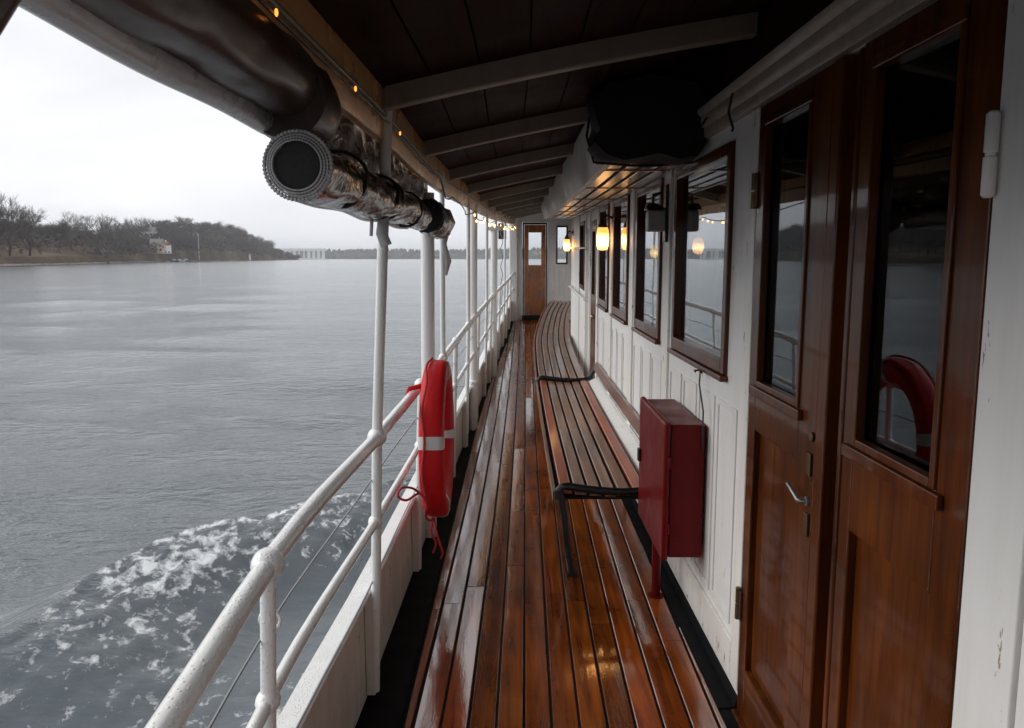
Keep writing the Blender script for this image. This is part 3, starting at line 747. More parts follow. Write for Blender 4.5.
part('hinge', 'old_brass', dl, lambda m: hinge(m, -1.16, 2.57, .055, .010), True); part('hinge', 'old_brass', dl, lambda m: hinge(m, .21, 2.57, .055, .010), True)
part('hinge', 'white', dr, lambda m: m.tube([(WX-.026,1.295,.095),(WX-.026,1.295,.10),(WX-.026,1.295,.158),(WX-.026,1.295,.160),(WX-.026,1.295,.165),(WX-.026,1.295,.167),(WX-.026,1.295,.225),(WX-.026,1.295,.23)],[.006,.0105,.0105,.008,.008,.0105,.0105,.006], 12), True)
d = part('door', 'mahogany', dh, lambda m: [wallseg(m, 7.475, 7.915, FLO, -.35, WX-.004, WX+.03), wallseg(m, 7.475, 7.56, -.3495, .358, WX-.004, WX+.03), wallseg(m, 7.83, 7.915, -.3495, .358, WX-.004, WX+.03), wallseg(m, 7.5605, 7.8295, .25, .358, WX-.004, WX+.03)], bevel=.003)
d['label'] = 'narrow mahogany door in the middle of the deckhouse'
part('pane', 'glass', d, lambda m: wallseg(m, 7.555, 7.835, -.355, .255, WX+.012, WX+.016))
part('handle', 'brass', d, lambda m: m.ball((WX-.025, 7.52, -.55), .02), True)

# cabin interior behind the panes
def cab(m):
    m.box(WX+.08, 3.4, -5, 10.2, -1.62, -1.58); m.box(2.6, 2.66, -5, 10.2, -1.579, .8); m.box(WX+.08, 2.599, 10.2, 10.25, -1.579, .8); m.box(WX+.08, 2.599, -5.1, -5.001, -1.579, .8)
    m.box(WX+.08, 2.599, -5, 10.19, .62, .66); m.box(WX+.08, 2.599, 2.62, 2.66, -1.579, .619)
mm = MB(); cab(mm); o = mm.build('cabin_interior', 'dark_int', None); o['kind'] = 'structure'
def table_lamp(x, y, z, label):
    t = thing('cabin_lamp', label, 'lamp', (x, y, z), 'lit lamps inside the cabin')
    part('lamp_glass', 'lamp', t, lambda m: m.lathe((x,y,z), [(.008,-.06),(.03,-.05),(.042,-.01),(.036,.04),(.018,.055)]), True)
    part('lamp_holder', 'brass', t, lambda m: m.lathe((x,y,z+.056), [(.02,0),(.022,.03),(.008,.06),(.008,.5)]), True)
table_lamp(1.30, 5.62, .085, 'lit lamp inside the cabin seen through the nearest window')
table_lamp(1.30, 7.35, .06, 'lit lamp inside the cabin seen through the second nearest window')

# ------------------------------------------------------------------ wall lamps and lantern
def wall_lamp(y, label, wx=WX):
    x = wx-.085; z = .155+.0008*(y-6)**2; k_ = .86 if y < 8 else .75
    t = thing('wall_lamp', label, 'lamp', (wx, y, z), 'lit wall lamps along the deckhouse')
    g = part('lamp_glass', 'lamp', t, lambda m: m.lathe((x,y,z), [(a*k_*1.22,b*k_*1.05) for a,b in [(.012,-.105),(.034,-.10),(.043,-.07),(.046,0),(.043,.06),(.036,.085)]]), True)
    part('holder', 'iron', t, lambda m: m.lathe((x,y,z), [(a*k_,b*k_) for a,b in [(.036,.086),(.042,.09),(.042,.11),(.028,.135),(.014,.165)]]), True)
    def br(m):
        m.tube([(x,y,z+.135),(x+.03,y,z+.17),(wx-.014,y,z+.15)], .010, 8); m.tube([(wx-.0145,y,z+.15),(wx-.001,y,z+.15)], .035, 14)
    part('bracket', 'iron', t, br, True)
    return t
wall_lamp(6.22, 'larger looking lit wall lamp between the third and fourth windows')
wall_lamp(10.28, 'farther lit wall lamp at the forward corner of the deckhouse')
ln = thing('lantern', 'unlit dark grey square lantern on the white stile between two windows', 'lantern', (WX, 4.02, .13))
def lan(m):
    m.box(.67, .757, 3.98, 4.065, .13, .235)
part('body', 'greymetal', ln, lan, bevel=.012)
part('hood', 'iron', ln, lambda m: m.hexa([(.662,3.972,.2355),(.765,3.972,.2355),(.765,4.073,.2355),(.662,4.073,.2355),(.67,3.99,.268),(.717,3.99,.268),(.717,4.05,.268),(.67,4.05,.268)]), bevel=.004)
part('bracket', 'iron', ln, lambda m: [m.box(.758, .772, 3.99, 4.055, .08, .36), m.tube([(.70,4.02,.269),(.70,4.02,.31),(.74,4.02,.32)], .008, 8)], bevel=.002)

# ------------------------------------------------------------------ red box
rb = thing('red_equipment_box', 'dark red metal cabinet on the white wall beyond the doors', 'box', (.69, 3.4, DZ(3.4)))
part('body', 'red', rb, lambda m: m.box(.634, WX-.013, 3.11, 3.71, -1.212, -.66), bevel=.008)
part('door', 'red', rb, lambda m: m.box(.607, .6335, 3.10, 3.72, -1.226, -.648), bevel=.012)
for z in (-.81, -1.085): part('hinge', 'red', rb, lambda m: m.tube([(.628,3.094,z-.022),(.628,3.094,z+.022)], .008, 10), True)
part('latch', 'iron', rb, lambda m: m.box(.594, .6065, 3.655, 3.69, -.95, -.89), bevel=.003)
part('leg', 'red', rb, lambda m: m.tube([(.662,3.50,-1.2125),(.662,3.50,-1.55)], .021, 14), True)
part('leg_foot', 'red', rb, lambda m: m.tube([(.662,3.50,-1.549),(.662,3.50,-1.54)], .036, 14), True)
part('grey_cable', 'wire', rb, lambda m: m.tube([(.765,3.17,-.46),(.755,3.16,-.445),(.75,3.15,-.50),(.757,3.10,-.6),(.755,3.085,-.72),(.76,3.10,-.77)], .0035, 6), True)
part('cable_hook', 'iron', rb, lambda m: m.tube([(.773,3.20,-.452),(.74,3.20,-.452),(.735,3.16,-.452)], .004, 6), True)

# ------------------------------------------------------------------ benches
def bench(label, path, n, grp, y_iron, tones):
    y0 = path[0][1]; fx = lambda t: None
    t = thing('slatted_bench', label, 'bench', (path[0][0]+.2, y0+1, DZ(y0+1)), grp)
    pts = [Vector((x, y, 0)) for x, y in path]
    # dense path
    xs = interp([(p.y, p.x) for p in pts]); yl = ys(pts[0].y, pts[-1].y, .2)
    def at(y, off):
        d = (xs(min(y+.05, pts[-1].y))-xs(max(y-.05, pts[0].y)))/max(1e-6, (min(y+.05, pts[-1].y)-max(y-.05, pts[0].y)))
        l = math.hypot(1, d); return Vector((xs(y)+off/l, y-off*d/l, 0))
    prof = [(.0,.010),(.072,.004),(.144,-.004),(.216,-.008),(.288,-.004),(.36,.008)]
    for k, (o, dz) in enumerate(prof):
        def sl(m):
            rows = []; w = .056
            for y in yl:
                a, b = at(y, o), at(y, o+w); z = DZ(y)+.425+dz
                z2 = z + (.006 if k in (4,5) else -.003 if k < 2 else 0)
                rows.append([(a.x,a.y,z-.022),(b.x,b.y,z2-.022),(b.x,b.y,z2-.003),(b.x-.004,b.y,z2),(a.x+.004,a.y,z),(a.x,a.y,z-.003)])
            m.sweep(rows, c=tones[k])
        part('seat_slat', 'bench', t, sl)
    def lipf(m):
        rows = []
        for y in yl:
            a = at(y, -.036); z = DZ(y)+.425
            rows.append([(a.x,a.y,z-.05),(a.x+.014,a.y,z-.05),(a.x+.014,a.y,z-.002),(a.x,a.y,z-.004)])
        m.sweep(rows, c=(.9,.75,.65))
    part('front_edge', 'bench', t, lipf)
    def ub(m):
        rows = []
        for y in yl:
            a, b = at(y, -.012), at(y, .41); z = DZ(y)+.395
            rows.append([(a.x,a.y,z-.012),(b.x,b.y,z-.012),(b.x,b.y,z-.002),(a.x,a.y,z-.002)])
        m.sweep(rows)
    part('slat_gap_shade', 'black', t, ub)  # black sheet put in as the shade between the slats
    if grp_back:
        def bk(m):
            rows = []
            for y in yl: rows.append([(WX-.055,y,DZ(y)+.535),(WX-.032,y,DZ(y)+.535),(WX-.014,y,DZ(y)+.60),(WX-.036,y,DZ(y)+.60)])
            m.sweep(rows, c=(.75,.5,.42))
        part('back_slat', 'bench', t, bk)
        def led(m):
            rows = []
            for y in yl: rows.append([(WX-.10,y,DZ(y)+.36),(WX-.0135,y,DZ(y)+.36),(WX-.0135,y,DZ(y)+.455),(WX-.04,y,DZ(y)+.455),(WX-.10,y,DZ(y)+.425)])
            m.sweep(rows)
        part('wall_ledger', 'white', t, led)
    for yi in y_iron:
        def iron(m):
            z = DZ(yi); x = xs(yi)
            first = yi == y_iron[0]
            zo = .442 if first else .385
            pr = [(.505,zo+.13),(.49,zo+.07),(.455,zo+.012),(.40,zo-.01),(.30,zo-.016),(.20,zo-.010),(.10,zo+.002),(.04,zo+.012),(.005,zo+.010),(-.012,zo-.012),(-.008,zo-.05)]
            if not first: pr = [(.42,zo),(.2,zo),(.0,zo)]
            m.tube([(min(x+a, WX-.02), yi-.012, z+b) for a, b in pr], .017, 10, flat=(1.15,.8))
        im = part('iron_bracket', 'iron', t, iron, True)
        def leg(m):
            z = DZ(yi); x = xs(yi)
            m.tube([(x+.0,yi-.012,z+.43 if yi == y_iron[0] else z+.39),(x+.02,yi-.012,z+.30),(x+.035,yi-.012,z+.15),(x+.055,yi-.012,z+.02)], [.018,.017,.0165,.0175], 10)
            m.box(x+.03, x+.085, yi-.03, yi+.008, z+.003, z+.018)
        part('leg', 'iron', t, leg, True)
    return t
tn1 = [(1.7,.52,.22),(1.15,1.12,1.1),(1.05,1.0,.98),(1.2,1.15,1.1),(.9,.8,.75),(1.7,.60,.28)]
tn2 = [(.9,.88,.88),(1.0,1.0,1.02),(.9,.9,.92),(1.05,1.02,1.0),(.9,.88,.87),(1.0,.95,.92)]
grp_back = True
bench('nearer slatted deck bench ending in a black iron bracket beside the red box', [(.235,3.76),(.24,5.4),(.25,7.06)], 6, 'slatted benches along the deckhouse', [3.75, 5.5], tn1)
grp_back = False
bench('farther slatted bench curving away to the forward bulkhead', [(.25,7.13),(.27,8.5),(.31,10.0),(.42,11.7),(.56,13.2),(.72,14.4)], 6, 'slatted benches along the deckhouse', [7.12, 9.0, 11.0, 13.0], tn2)

# ------------------------------------------------------------------ forward bulkhead
bk = thing('forward_bulkhead', 'white bulkhead closing the far forward end of the side deck', 'bulkhead', (.6, 15, DZ(15)))
YB = 15.0; dzb = DZ(YB); TB = .78
def bwall(m):
    def q(x0, x1, z0, z1): m.box(x0, x1, YB, YB+.06, z0, z1)
    q(-.02, .19, dzb-.05, 1.15); q(.19, .665, .66, 1.15); q(.665, .82, dzb-.05, 1.15); q(.82, 1.04, dzb-.05, -.12); q(.82, 1.04, .60, 1.15); q(1.04, 1.4, dzb-.05, 1.15)
part('panel', 'white', bk, bwall)
part('corner_post', 'white', bk, lambda m: m.box(-.05, .10, YB-.12, YB-.002, dzb-.03, .86), bevel=.02)
part('door_frame', 'mahogany', bk, lambda m: [m.box(.195,.225,YB-.02,YB+.03,dzb,.655), m.box(.63,.66,YB-.02,YB+.03,dzb,.655), m.box(.2255,.6295,YB-.02,YB+.03,.615,.655)], bevel=.003)
def fdoor(m):
    q = lambda x0,x1,z0,z1,d=0: m.box(x0,x1,YB-.012+d,YB+.025,z0,z1)
    q(.228,.31,dzb+.08,.612); q(.545,.627,dzb+.08,.612); q(.3105,.5445,.47,.612); q(.3105,.5445,-.26,-.13); q(.3105,.5445,dzb+.08,dzb+.24); q(.3105,.5445,dzb+.2405,-.2605,.012)
fd = part('door', 'door_wood', bk, fdoor, bevel=.004); fd['label'] = 'orange brown wooden door with a rounded glass pane'
part('pane', 'clear', fd, lambda m: m.box(.305,.55,YB+.003,YB+.007,-.135,.475))
part('handle', 'brass', fd, lambda m: m.ball((.59,YB-.03,-.18), .022), True)
part('door_sill', 'black', bk, lambda m: m.box(.19,.665,YB-.06,YB+.05,dzb-.01,dzb+.078), bevel=.004)
wf = part('window', 'mahogany', bk, lambda m: [m.box(.822,.85,YB-.015,YB+.03,-.118,.598), m.box(1.01,1.038,YB-.015,YB+.03,-.118,.598), m.box(.8505,1.0095,YB-.015,YB+.03,-.118,-.085), m.box(.8505,1.0095,YB-.015,YB+.03,.565,.598)], bevel=.003)
part('pane', 'clear', wf, lambda m: m.box(.845,1.015,YB+.003,YB+.007,-.09,.57))
for x in (.69,.75,.86,.97,1.08): part('panel_moulding', 'white', bk, lambda m: m.box(x,x+.02,YB-.012,YB-.0005,dzb+.1,-.17), bevel=.002)
lt = thing('signal_lantern', 'small black lantern box hung by the forward white corner post', 'lantern', (-.14, 14.2, .5))
part('housing', 'iron', lt, lambda m: m.box(-.24,-.10,14.1,14.24,.33,.60), bevel=.01)
part('hanger', 'iron', lt, lambda m: m.tube([(-.17,14.17,.59),(-.17,14.17,.72)], .012, 8), True)

# ------------------------------------------------------------------ rolled side curtains
def roll(name, label, y0, y1, cx, cz, r, mat, seed, n=30, ends=True, wr=.05, step=.035, cap='plastic_edge'):
    rr = random.Random(seed)
    t = thing(name, label, 'awning', (cx, (y0+y1)/2, cz), 'rolled side curtains under the roof edge')
    def body(m):
        rows = []
        for y in ys(y0, y1, step):
            ring = []
            for k in range(n):
                a = 2*math.pi*k/n
                nz = mnoise.noise(Vector((math.cos(a)*1.6, math.sin(a)*1.6+seed, y*5.5)))
                nz2 = mnoise.noise(Vector((math.cos(a)*4, math.sin(a)*4+seed, y*14)))
                g = r*(1+wr*2.2*nz+wr*1.2*nz2)
                ring.append((cx+(EDGE(y)-EDGE((y0+y1)/2))*.6+g*math.cos(a), y, cz+g*math.sin(a)-.006*math.sin((y-y0)*3)))
            rows.append(ring)
        m.sweep(rows)
    part('curtain_roll', mat, t, body, True)
    return t
t = roll('rolled_awning', 'large dark brown rolled canvas curtain at the upper left corner', .15, 1.93, -.505, .380, .076, 'canvas', 1, wr=.05)
part('hem_tube', 'plastic_edge', t, lambda m: m.tube([(-.545+.006*math.sin(y*3), y, .302+.003*math.sin(y*9)) for y in ys(.1, 1.84, .06)], .027, 12), True)
def endcap(m):
    m.sweep([[(-.498+g*math.cos(2*math.pi*k/28), y, .352+g*math.sin(2*math.pi*k/28)) for k in range(28)] for g, y in ((.092,1.80),(.097,1.83),(.095,1.93),(.088,1.98),(.07,2.0))])
part('end_sleeve', 'canvas', t, endcap, True)
t = roll('rolled_awning', 'crinkled plastic wrapped curtain roll tied to the first tall stanchion', 1.66, 3.72, -.430, .190, .062, 'plastic', 5, wr=.07, step=.02)
def spiral(m):
    for j, (rad, w) in enumerate(((.068,.0042),(.061,.0024),(.0555,.0022),(.050,.002))):
        m.tube([(-.435+rad*math.cos(2*math.pi*k/110), 1.655-.003*j, .186+rad*math.sin(2*math.pi*k/110)) for k in range(110)], [w*(1.25 if k % 2 else .72) for k in range(110)], 6, closed=True)
part('rolled_end_rings', 'plastic_edge', t, spiral, True)
part('hollow_core', 'soffit_dark', t, lambda m: m.tube([(-.435,1.656,.186),(-.435,1.664,.186)], .049, 20))
for y in (2.05, 2.62, 2.72, 3.3): part('tie_strap', 'black', t, lambda m: m.tube([(-.436+.068*math.cos(a)*(1+.05*math.sin(3*a)), y+.02*math.cos(a), .197+.069*math.sin(a)) for a in [2*math.pi*k/24 for k in range(24)]], .012, 6, closed=True, flat=(.4,1.5)), True)
part('hem_tube', 'plastic_edge', t, lambda m: m.tube([(-.475+.006*math.sin(y*4), y, .137+.004*math.sin(y*9)) for y in ys(1.75, 3.6, .06)], .014, 10), True)
def flapf(m):
    rows = []
    for y in ys(1.98, 4.5, .03):
        zt = CZ(y)-.05; zb = .235; ring = []
        K = 9
        for q in range(K):
            f = q/(K-1); n_ = mnoise.noise(Vector((y*7, f*3, 2)))*.016+mnoise.noise(Vector((y*19, f*7, 5)))*.007
            ring.append((EDGE(y)-.024-.012*f+n_-.01, y, zt+(zb-zt)*f))
        rows.append(ring + [(a-.006, b, c) for a, b, c in reversed(ring)])
    m.sweep(rows)
part('loose_flap', 'plastic', t, flapf, True)
def tag_end(m):
    m.tube([(-.42,2.66,.14),(-.43,2.66,.08),(-.415,2.66,.04)], .012, 6, flat=(1.6,.4)); m.tube([(-.45,2.6,.14),(-.455,2.6,.07)], .006, 6)
part('strap_end', 'plastic_edge', t, tag_end, True)
t = roll('rolled_awning', 'short brown rolled curtain with a dark open end above the thickest post', 3.95, 4.6, -.418, .205, .086, 'plastic', 9, wr=.08, step=.02)
part('hollow_core', 'black', t, lambda m: m.tube([(-.414,3.915,.203),(-.414,3.955,.203)], .080, 20))
def flap(m):
    pts = [(-.375,4.62,.27),(-.375,4.63,.16),(-.39,4.64,.08),(-.37,4.66,-.02),(-.385,4.66,-.10)]
    m.tube(pts, [.012,.016,.010,.014,.006], 8, flat=(1.3,.3))
part('hanging_flap', 'plastic_edge', t, flap, True)
tag(one('hanging_hose', 'canvas', 'dark hose looping down at the top left corner of the roof edge', 'hose', lambda m: m.tube([(-.62,.80,.16),(-.57,.83,.205),(-.535,.85,.235),(-.51,.86,.28),(-.50,.86,.36)], .014, 10), (-.56,.83,.2), smooth=True))

# ------------------------------------------------------------------ string lights
sl_ = thing('string_lights', 'string of small warm fairy lights draped along the roof edge', 'lights', (EDGE(8), 8, CZ(8)-.08))
def slp(y):
    if y < 4.6: return (EDGE(y)+.022, y, CZ(y)-.03)
    return (EDGE(y)+.035+.012*math.sin(y*7), y, CZ(y)-.085-.05*abs(math.sin(y*2.4))-(.03 if y > 6 else 0))
part('cord', 'wire', sl_, lambda m: m.tube([slp(y) for y in ys(1.2, 14.8, .06)], .004, 5), True)
for i in range(30):
    y = 6.6+i*.273+rng.uniform(-.13,.13); p = slp(y)
    part('bulb_or_glint', 'fairy', sl_, lambda m: m.ball((p[0]+rng.uniform(-.01,.01), p[1], p[2]-.018), .0075, 8, 6, (1,1,1.6)), True)
for y in (1.5, 2.15, 2.9):  # not bulbs: glowing specks added as warm reflections on the near fascia
    p = slp(y); part('bulb_or_glint', 'orange_glint', sl_, lambda m: m.ball((p[0]+.006, p[1], p[2]), .0035, 8, 6, (1,1,2.2)), True)
gl = thing('garland_cord', 'thin garland cord hanging down beside the forward lantern', 'garland', (-.15, 13.4, .3))
part('cord', 'steel', gl, lambda m: m.tube([(-.17+.02*math.sin(i*1.7), 13.2, .62-i*.075) for i in range(22)], .007, 5), True)

# ------------------------------------------------------------------ far shore
def sl(tab, a): return float(np.interp(a, [t[0] for t in tab], [t[1] for t in tab]))
PXA = lambda px: (px-512)/796.
SHORE = [(-700,150),(-300,190),(0,248),(60,300),(100,372),(150,500),(200,660),(250,860),(297,1120),(305,1180)]
HGT = [(-700,16),(-300,15),(0,11),(60,12),(100,14),(130,17),(160,23),(195,31),(240,32),(268,19),(285,7),(297,.6),(305,-1)]
shore = lambda px: sl(SHORE, px); hgt = lambda px: sl(HGT, px)
def gprof(u): return (.30*min(1, u/.06) if u < .06 else .30+.70*(3*((u-.06)/.5)**2-2*((u-.06)/.5)**3) if u < .56 else 1-.4*(u-.56)/.44)
def gpos(px, u):
    y = shore(px) + u*(170+.12*shore(px)); x = PXA(px)*y
    z = WZ-.3 + (hgt(px)+.3)*gprof(u) + (.8*mnoise.noise(Vector((x*.03, y*.03, 0))) if u > .03 else .3*mnoise.noise(Vector((x*.3, y*.3, 1))))
    return x, y, z
def hill(m):
    pxs = [-700+20*i for i in range(35)]+[i*4 for i in range(0, 77)]; us = [0,.01,.02,.035,.05,.065,.09,.12,.16,.2,.25,.3,.36,.42,.5,.56,.65,.75,.87,1]
    vs = [gpos(p, u) if u > 0 else (PXA(p)*shore(p), shore(p), WZ-.6) for p in pxs for u in us]; n = len(us)
    m.add(vs, [(i*n+j, (i+1)*n+j, (i+1)*n+j+1, i*n+j+1) for i in range(len(pxs)-1) for j in range(n-1)])
mm = MB(); hill(mm); o = mm.build('hillside', 'ground', None, True); o['kind'] = 'structure'
# bare trees
def tree_mesh(seed, levels=5, spread=.6, fork=.2):
    r = random.Random(seed); T = MB(); C_ = MB()
    def br(m, p, d, L, rad, lev):
        mid = p + d*L*.5 + Vector((r.uniform(-1,1), r.uniform(-1,1), r.uniform(-.5,.5)))*L*.09; e = p + d*L
        m.tube([p, mid, e], [rad, rad*.8, rad*.6], 4 if lev >= 3 else 3, caps=False)
        if lev == 0: return
        k = 6 if lev == levels else (4 if lev > 1 else 5)
        for i in range(k):
            ax = Vector((r.gauss(0,1), r.gauss(0,1), r.gauss(0,1))); ax = (ax - d*ax.dot(d)).normalized()
            nd = (d + ax*r.uniform(.25,1.15)*spread*(1.5 if lev == levels else 1.15) + Vector((0,0,.10))).normalized()
            st = p.lerp(e, r.uniform(.45,1.0) if i else 1.0)
            br(C_, st, nd, L*r.uniform(.6,.86)*(1.25 if lev == levels else 1), max(rad*.52, .0013), lev-1)
    br(T, Vector((0,0,0)), Vector((0,0,1)), fork, .017, levels)
    return T, C_
PROT = []
for sd_, spd, fk in ((1,.62,.22),(2,.75,.2),(3,.6,.25),(4,.8,.2),(5,.5,.28)):
    T, C_ = tree_mesh(sd_, 5 if sd_ < 5 else 4, spd, fk)
    zm = sorted(v[2] for v in C_.v)[int(len(C_.v)*.995)]
    T.v = [tuple(q/zm for q in v) for v in T.v]; C_.v = [tuple(q/zm for q in v) for v in C_.v]
    A = MB(); A.v = T.v + C_.v; A.f = T.f + [tuple(i+len(T.v) for i in f) for f in C_.f]; A.col = [None]*len(A.f)
    def mk(mb, nm, mat):
        me = bpy.data.meshes.new(nm); me.from_pydata(mb.v, [], mb.f); me.update(); me.materials.append(M[mat]); return me
    PROT.append((mk(T,'trunk','trunk'), mk(C_,'crown','twig'), mk(A,'bare_tree','twig')))
def big_tree(px, u, h, label, k, grp='bare trees standing on the near bank', sx=1.0):
    x, y, z = gpos(px, u)
    t = bpy.data.objects.new('bare_tree', None); COL.objects.link(t); t.location = (x, y, z-.3); t.rotation_euler[2] = rng.uniform(0, 6.28); t.scale = (h*sx, h*sx, h)
    tag(t, label, 'tree', grp)
    for me, nm in ((PROT[k][0],'trunk'), (PROT[k][1],'crown')):
        c = bpy.data.objects.new(nm, me); COL.objects.link(c); c.parent = t
HB = 1.15
for q in [(14,.10,21.5,'tallest bare tree at the left end of the far bank',0,1.0),
          (34,.12,19,'second tall bare tree right beside the tallest one on the left bank',3,.95),
          (0,.13,19.5,'tall bare tree cut by the left edge of the photo',1,.95),
          (77,.22,18,'lone spreading bare tree on the skyline right of the tall left group',1,1.0),
          (103,.25,19,'left one of the broad bare trees on the middle skyline',2,1.1),
          (117,.25,19,'right one of the broad bare trees on the middle skyline',0,1.0),
          (141,.25,20,'bare tree on the skyline just left of the white hilltop house',3,.8),
          (88,.06,10,'small dark bare tree on the brown bank above the rocks',4,.8),
          (129,.03,11,'leaning bare tree at the water edge left of the pink house',2,.8),
          (142,.03,13,'bare tree at the water edge next to the pink house',4,.8)]:
    big_tree(q[0], q[1], q[2], q[3], q[4], sx=q[5])
cnt = 0
while cnt < 270:
    px = rng.choice([rng.uniform(60,300), rng.uniform(60,300), rng.uniform(150,300), rng.uniform(-200,20), rng.uniform(0,60)]); u = rng.uniform(.04,.75)**1.0
    if px < 150 and u < .12: continue
    if px < 98 and u < .34: continue
    if 150 < px < 185 and u < .14: continue
    x, y, z = gpos(px, u)
    h = rng.uniform(8,13)*(1 if px > 120 else .75)
    if px > 275: h *= .7
    t = bpy.data.objects.new('bare_tree', PROT[rng.randrange(5)][2]); COL.objects.link(t)
    t.location = (x, y, z-.4); t.rotation_euler[2] = rng.uniform(0,6.28); s_ = h*rng.uniform(1.1,1.7); t.scale = (s_, s_, h)
    tag(t, 'small grey bare tree among the mass of trees on the wooded far hillside', 'tree', 'bare trees covering the far hillside'); cnt += 1
def scrub(m):
    r = random.Random(11)
    for i in range(6000):
        px = r.uniform(-250, 298); u = r.uniform(.03, .8)
        if px < 98 and u < .30 and r.random() > .06: continue
        x, y, z = gpos(px, u); s = r.uniform(1.2, 3.4)*(1.3 if px > 150 else 1)
        if px > 280: s *= .6
        for j in range(7):
            c = Vector((x+r.gauss(0,s*.8), y+r.gauss(0,s*.8), z+r.uniform(0,s*1.5))); e = s*.5
            m.add([c+Vector((r.uniform(-e,e),r.uniform(-e,e),r.uniform(-e,e))) for _ in range(3)], [(0,1,2)])
mm = MB(); scrub(mm)
def rawbuild(mb, name, mat):
    me = bpy.data.meshes.new(name); me.from_pydata(mb.v, [], mb.f); me.update(); me.materials.append(M[mat]); o = bpy.data.objects.new(name, me); COL.objects.link(o); return o
tag(rawbuild(mm, 'scrub', 'twig'), 'grey brown winter scrub covering the slopes of the far shore', 'scrub', kind='stuff')
def rocks(m):
    r = random.Random(5)
    for i in range(700):
        px = r.uniform(-260, 300); u = abs(r.gauss(0,.006)); x, y, z = gpos(px, u); s = r.uniform(.35,1.3)
        n = 6; rings = []
        for rad, zz in ((.9,-.5),(1,.1),(.75,.55),(.3,.8)):
            rings.append([(x+s*1.4*rad*math.cos(k*1.047+i)*r.uniform(.8,1.2), y+s*rad*math.sin(k*1.047+i)*r.uniform(.8,1.2), WZ+.2+s*.7*zz) for k in range(n)])
        m.sweep(rings)
mm = MB(); rocks(mm); tag(rawbuild(mm, 'shore_rocks', 'rock'), 'pale rocks strewn along the waterline of the far shore', 'rocks', kind='stuff')
def house(px, u, w, d, h, wall, roofm, label, rot=.3, roof_h=.35):
    x, y, z = gpos(px, u); z -= .3
    t = bpy.data.objects.new('house', None); COL.objects.link(t); t.location = (x,y,z); t.rotation_euler[2] = rot; ORG[t.name] = Vector((0,0,0)); tag(t, label, 'house', 'houses on the far shore')
    part('wall', wall, t, lambda m: m.box(-w/2,w/2,-d/2,d/2,-1,h))
    def rf_(m):
        e = .4; H = h+w*roof_h
        m.add([(-w/2-e,-d/2-e,h),(w/2+e,-d/2-e,h),(w/2+e,d/2+e,h),(-w/2-e,d/2+e,h),(-w/2-e,0,H),(w/2+e,0,H)], [(0,1,5,4),(2,3,4,5),(0,4,3),(1,2,5),(3,2,1,0)])
    r_ = part('roof', roofm, t, rf_)
    part('chimney', wall, r_, lambda m: m.box(w*.15,w*.15+.7,-.4,.4,h+.5,h+w*roof_h+1.2))
    nw = max(2, int(w/2.6)); nf = max(1, int(h/2.8))
    for f in range(nf):
        for k in range(nw):
            cx = -w/2+(k+.5)*w/nw; cz = .9+f*2.8
            part('window', 'darkwin', t, lambda m: m.box(cx-.5,cx+.5,-d/2-.06,-d/2-.01,cz,cz+1.4))
house(161, .06, 8, 7, 6.2, 'pinkwall', 'greyroof', 'pale pink waterside house below the wooded hill', .2)
house(153, .34, 10, 8, 6.5, 'whitewall', 'greyroof', 'white house high on the hill among the trees', .1)
house(168, .07, 7, 6, 5.0, 'whitewall', 'redroof', 'small white house right beside the pink waterside house', -.2)
def boat(px, dy, L, hull_, label):
    y = shore(px)-dy; x = PXA(px)*y
    t = bpy.data.objects.new('moored_boat', None); COL.objects.link(t); t.location = (x,y,WZ); t.rotation_euler[2] = rng.uniform(-.4,.4); ORG[t.name] = Vector((0,0,0)); tag(t, label, 'boat', 'boats moored by the far houses')
    part('hull', hull_, t, lambda m: m.sweep([[(L*q, -.9*w, 1.0+.3*s), (L*q, 0, -.2), (L*q, .9*w, 1.0+.3*s)] for q, w, s in ((-.5,.8,0),(-.2,1,0),(.15,.95,.2),(.38,.5,.6),(.5,.05,1))]))
    part('cabin', 'whitegel', t, lambda m: m.hexa([(-L*.25,-.6,.9),(L*.15,-.6,.9),(L*.15,.6,.9),(-L*.25,.6,.9),(-L*.22,-.5,2.1),(L*.05,-.5,2.1),(L*.05,.5,2.1),(-L*.22,.5,2.1)]))
boat(177, 3, 8, 'bluehull', 'blue hulled boat moored nearest the pink house'); boat(183, 4, 7, 'whitegel', 'white boat moored between two blue ones'); boat(189, 3, 9, 'bluehull', 'blue hulled boat moored rightmost of the row')
def pole(px, u, h, r, label, nm, cat):
    x, y, z = gpos(px, u); one(nm, 'whitegel', label, cat, lambda m: [m.tube([(x,y,z-.5),(x,y,z+h)], [r,r*.5], 8), m.ball((x,y,z+h), r*1.3, 8, 6)], (x,y,z), smooth=True)
pole(202, .012, 21, .34, 'white flagpole standing on the far shore before the wooded hill', 'flagpole', 'flagpole')
x, y, z = gpos(252, .004)
lh = thing('beacon', 'small white beacon at the waterline of the far point', 'beacon', (x,y,WZ))
part('tower', 'whitegel', lh, lambda m: m.lathe((x,y,WZ), [(1.5,0),(1.2,4),(1.0,7)]), True); part('lantern_room', 'redroof', lh, lambda m: m.lathe((x,y,WZ+7.01), [(1.3,0),(1.3,.3),(.8,.4),(.8,1.6),(.1,2.4)]), True)
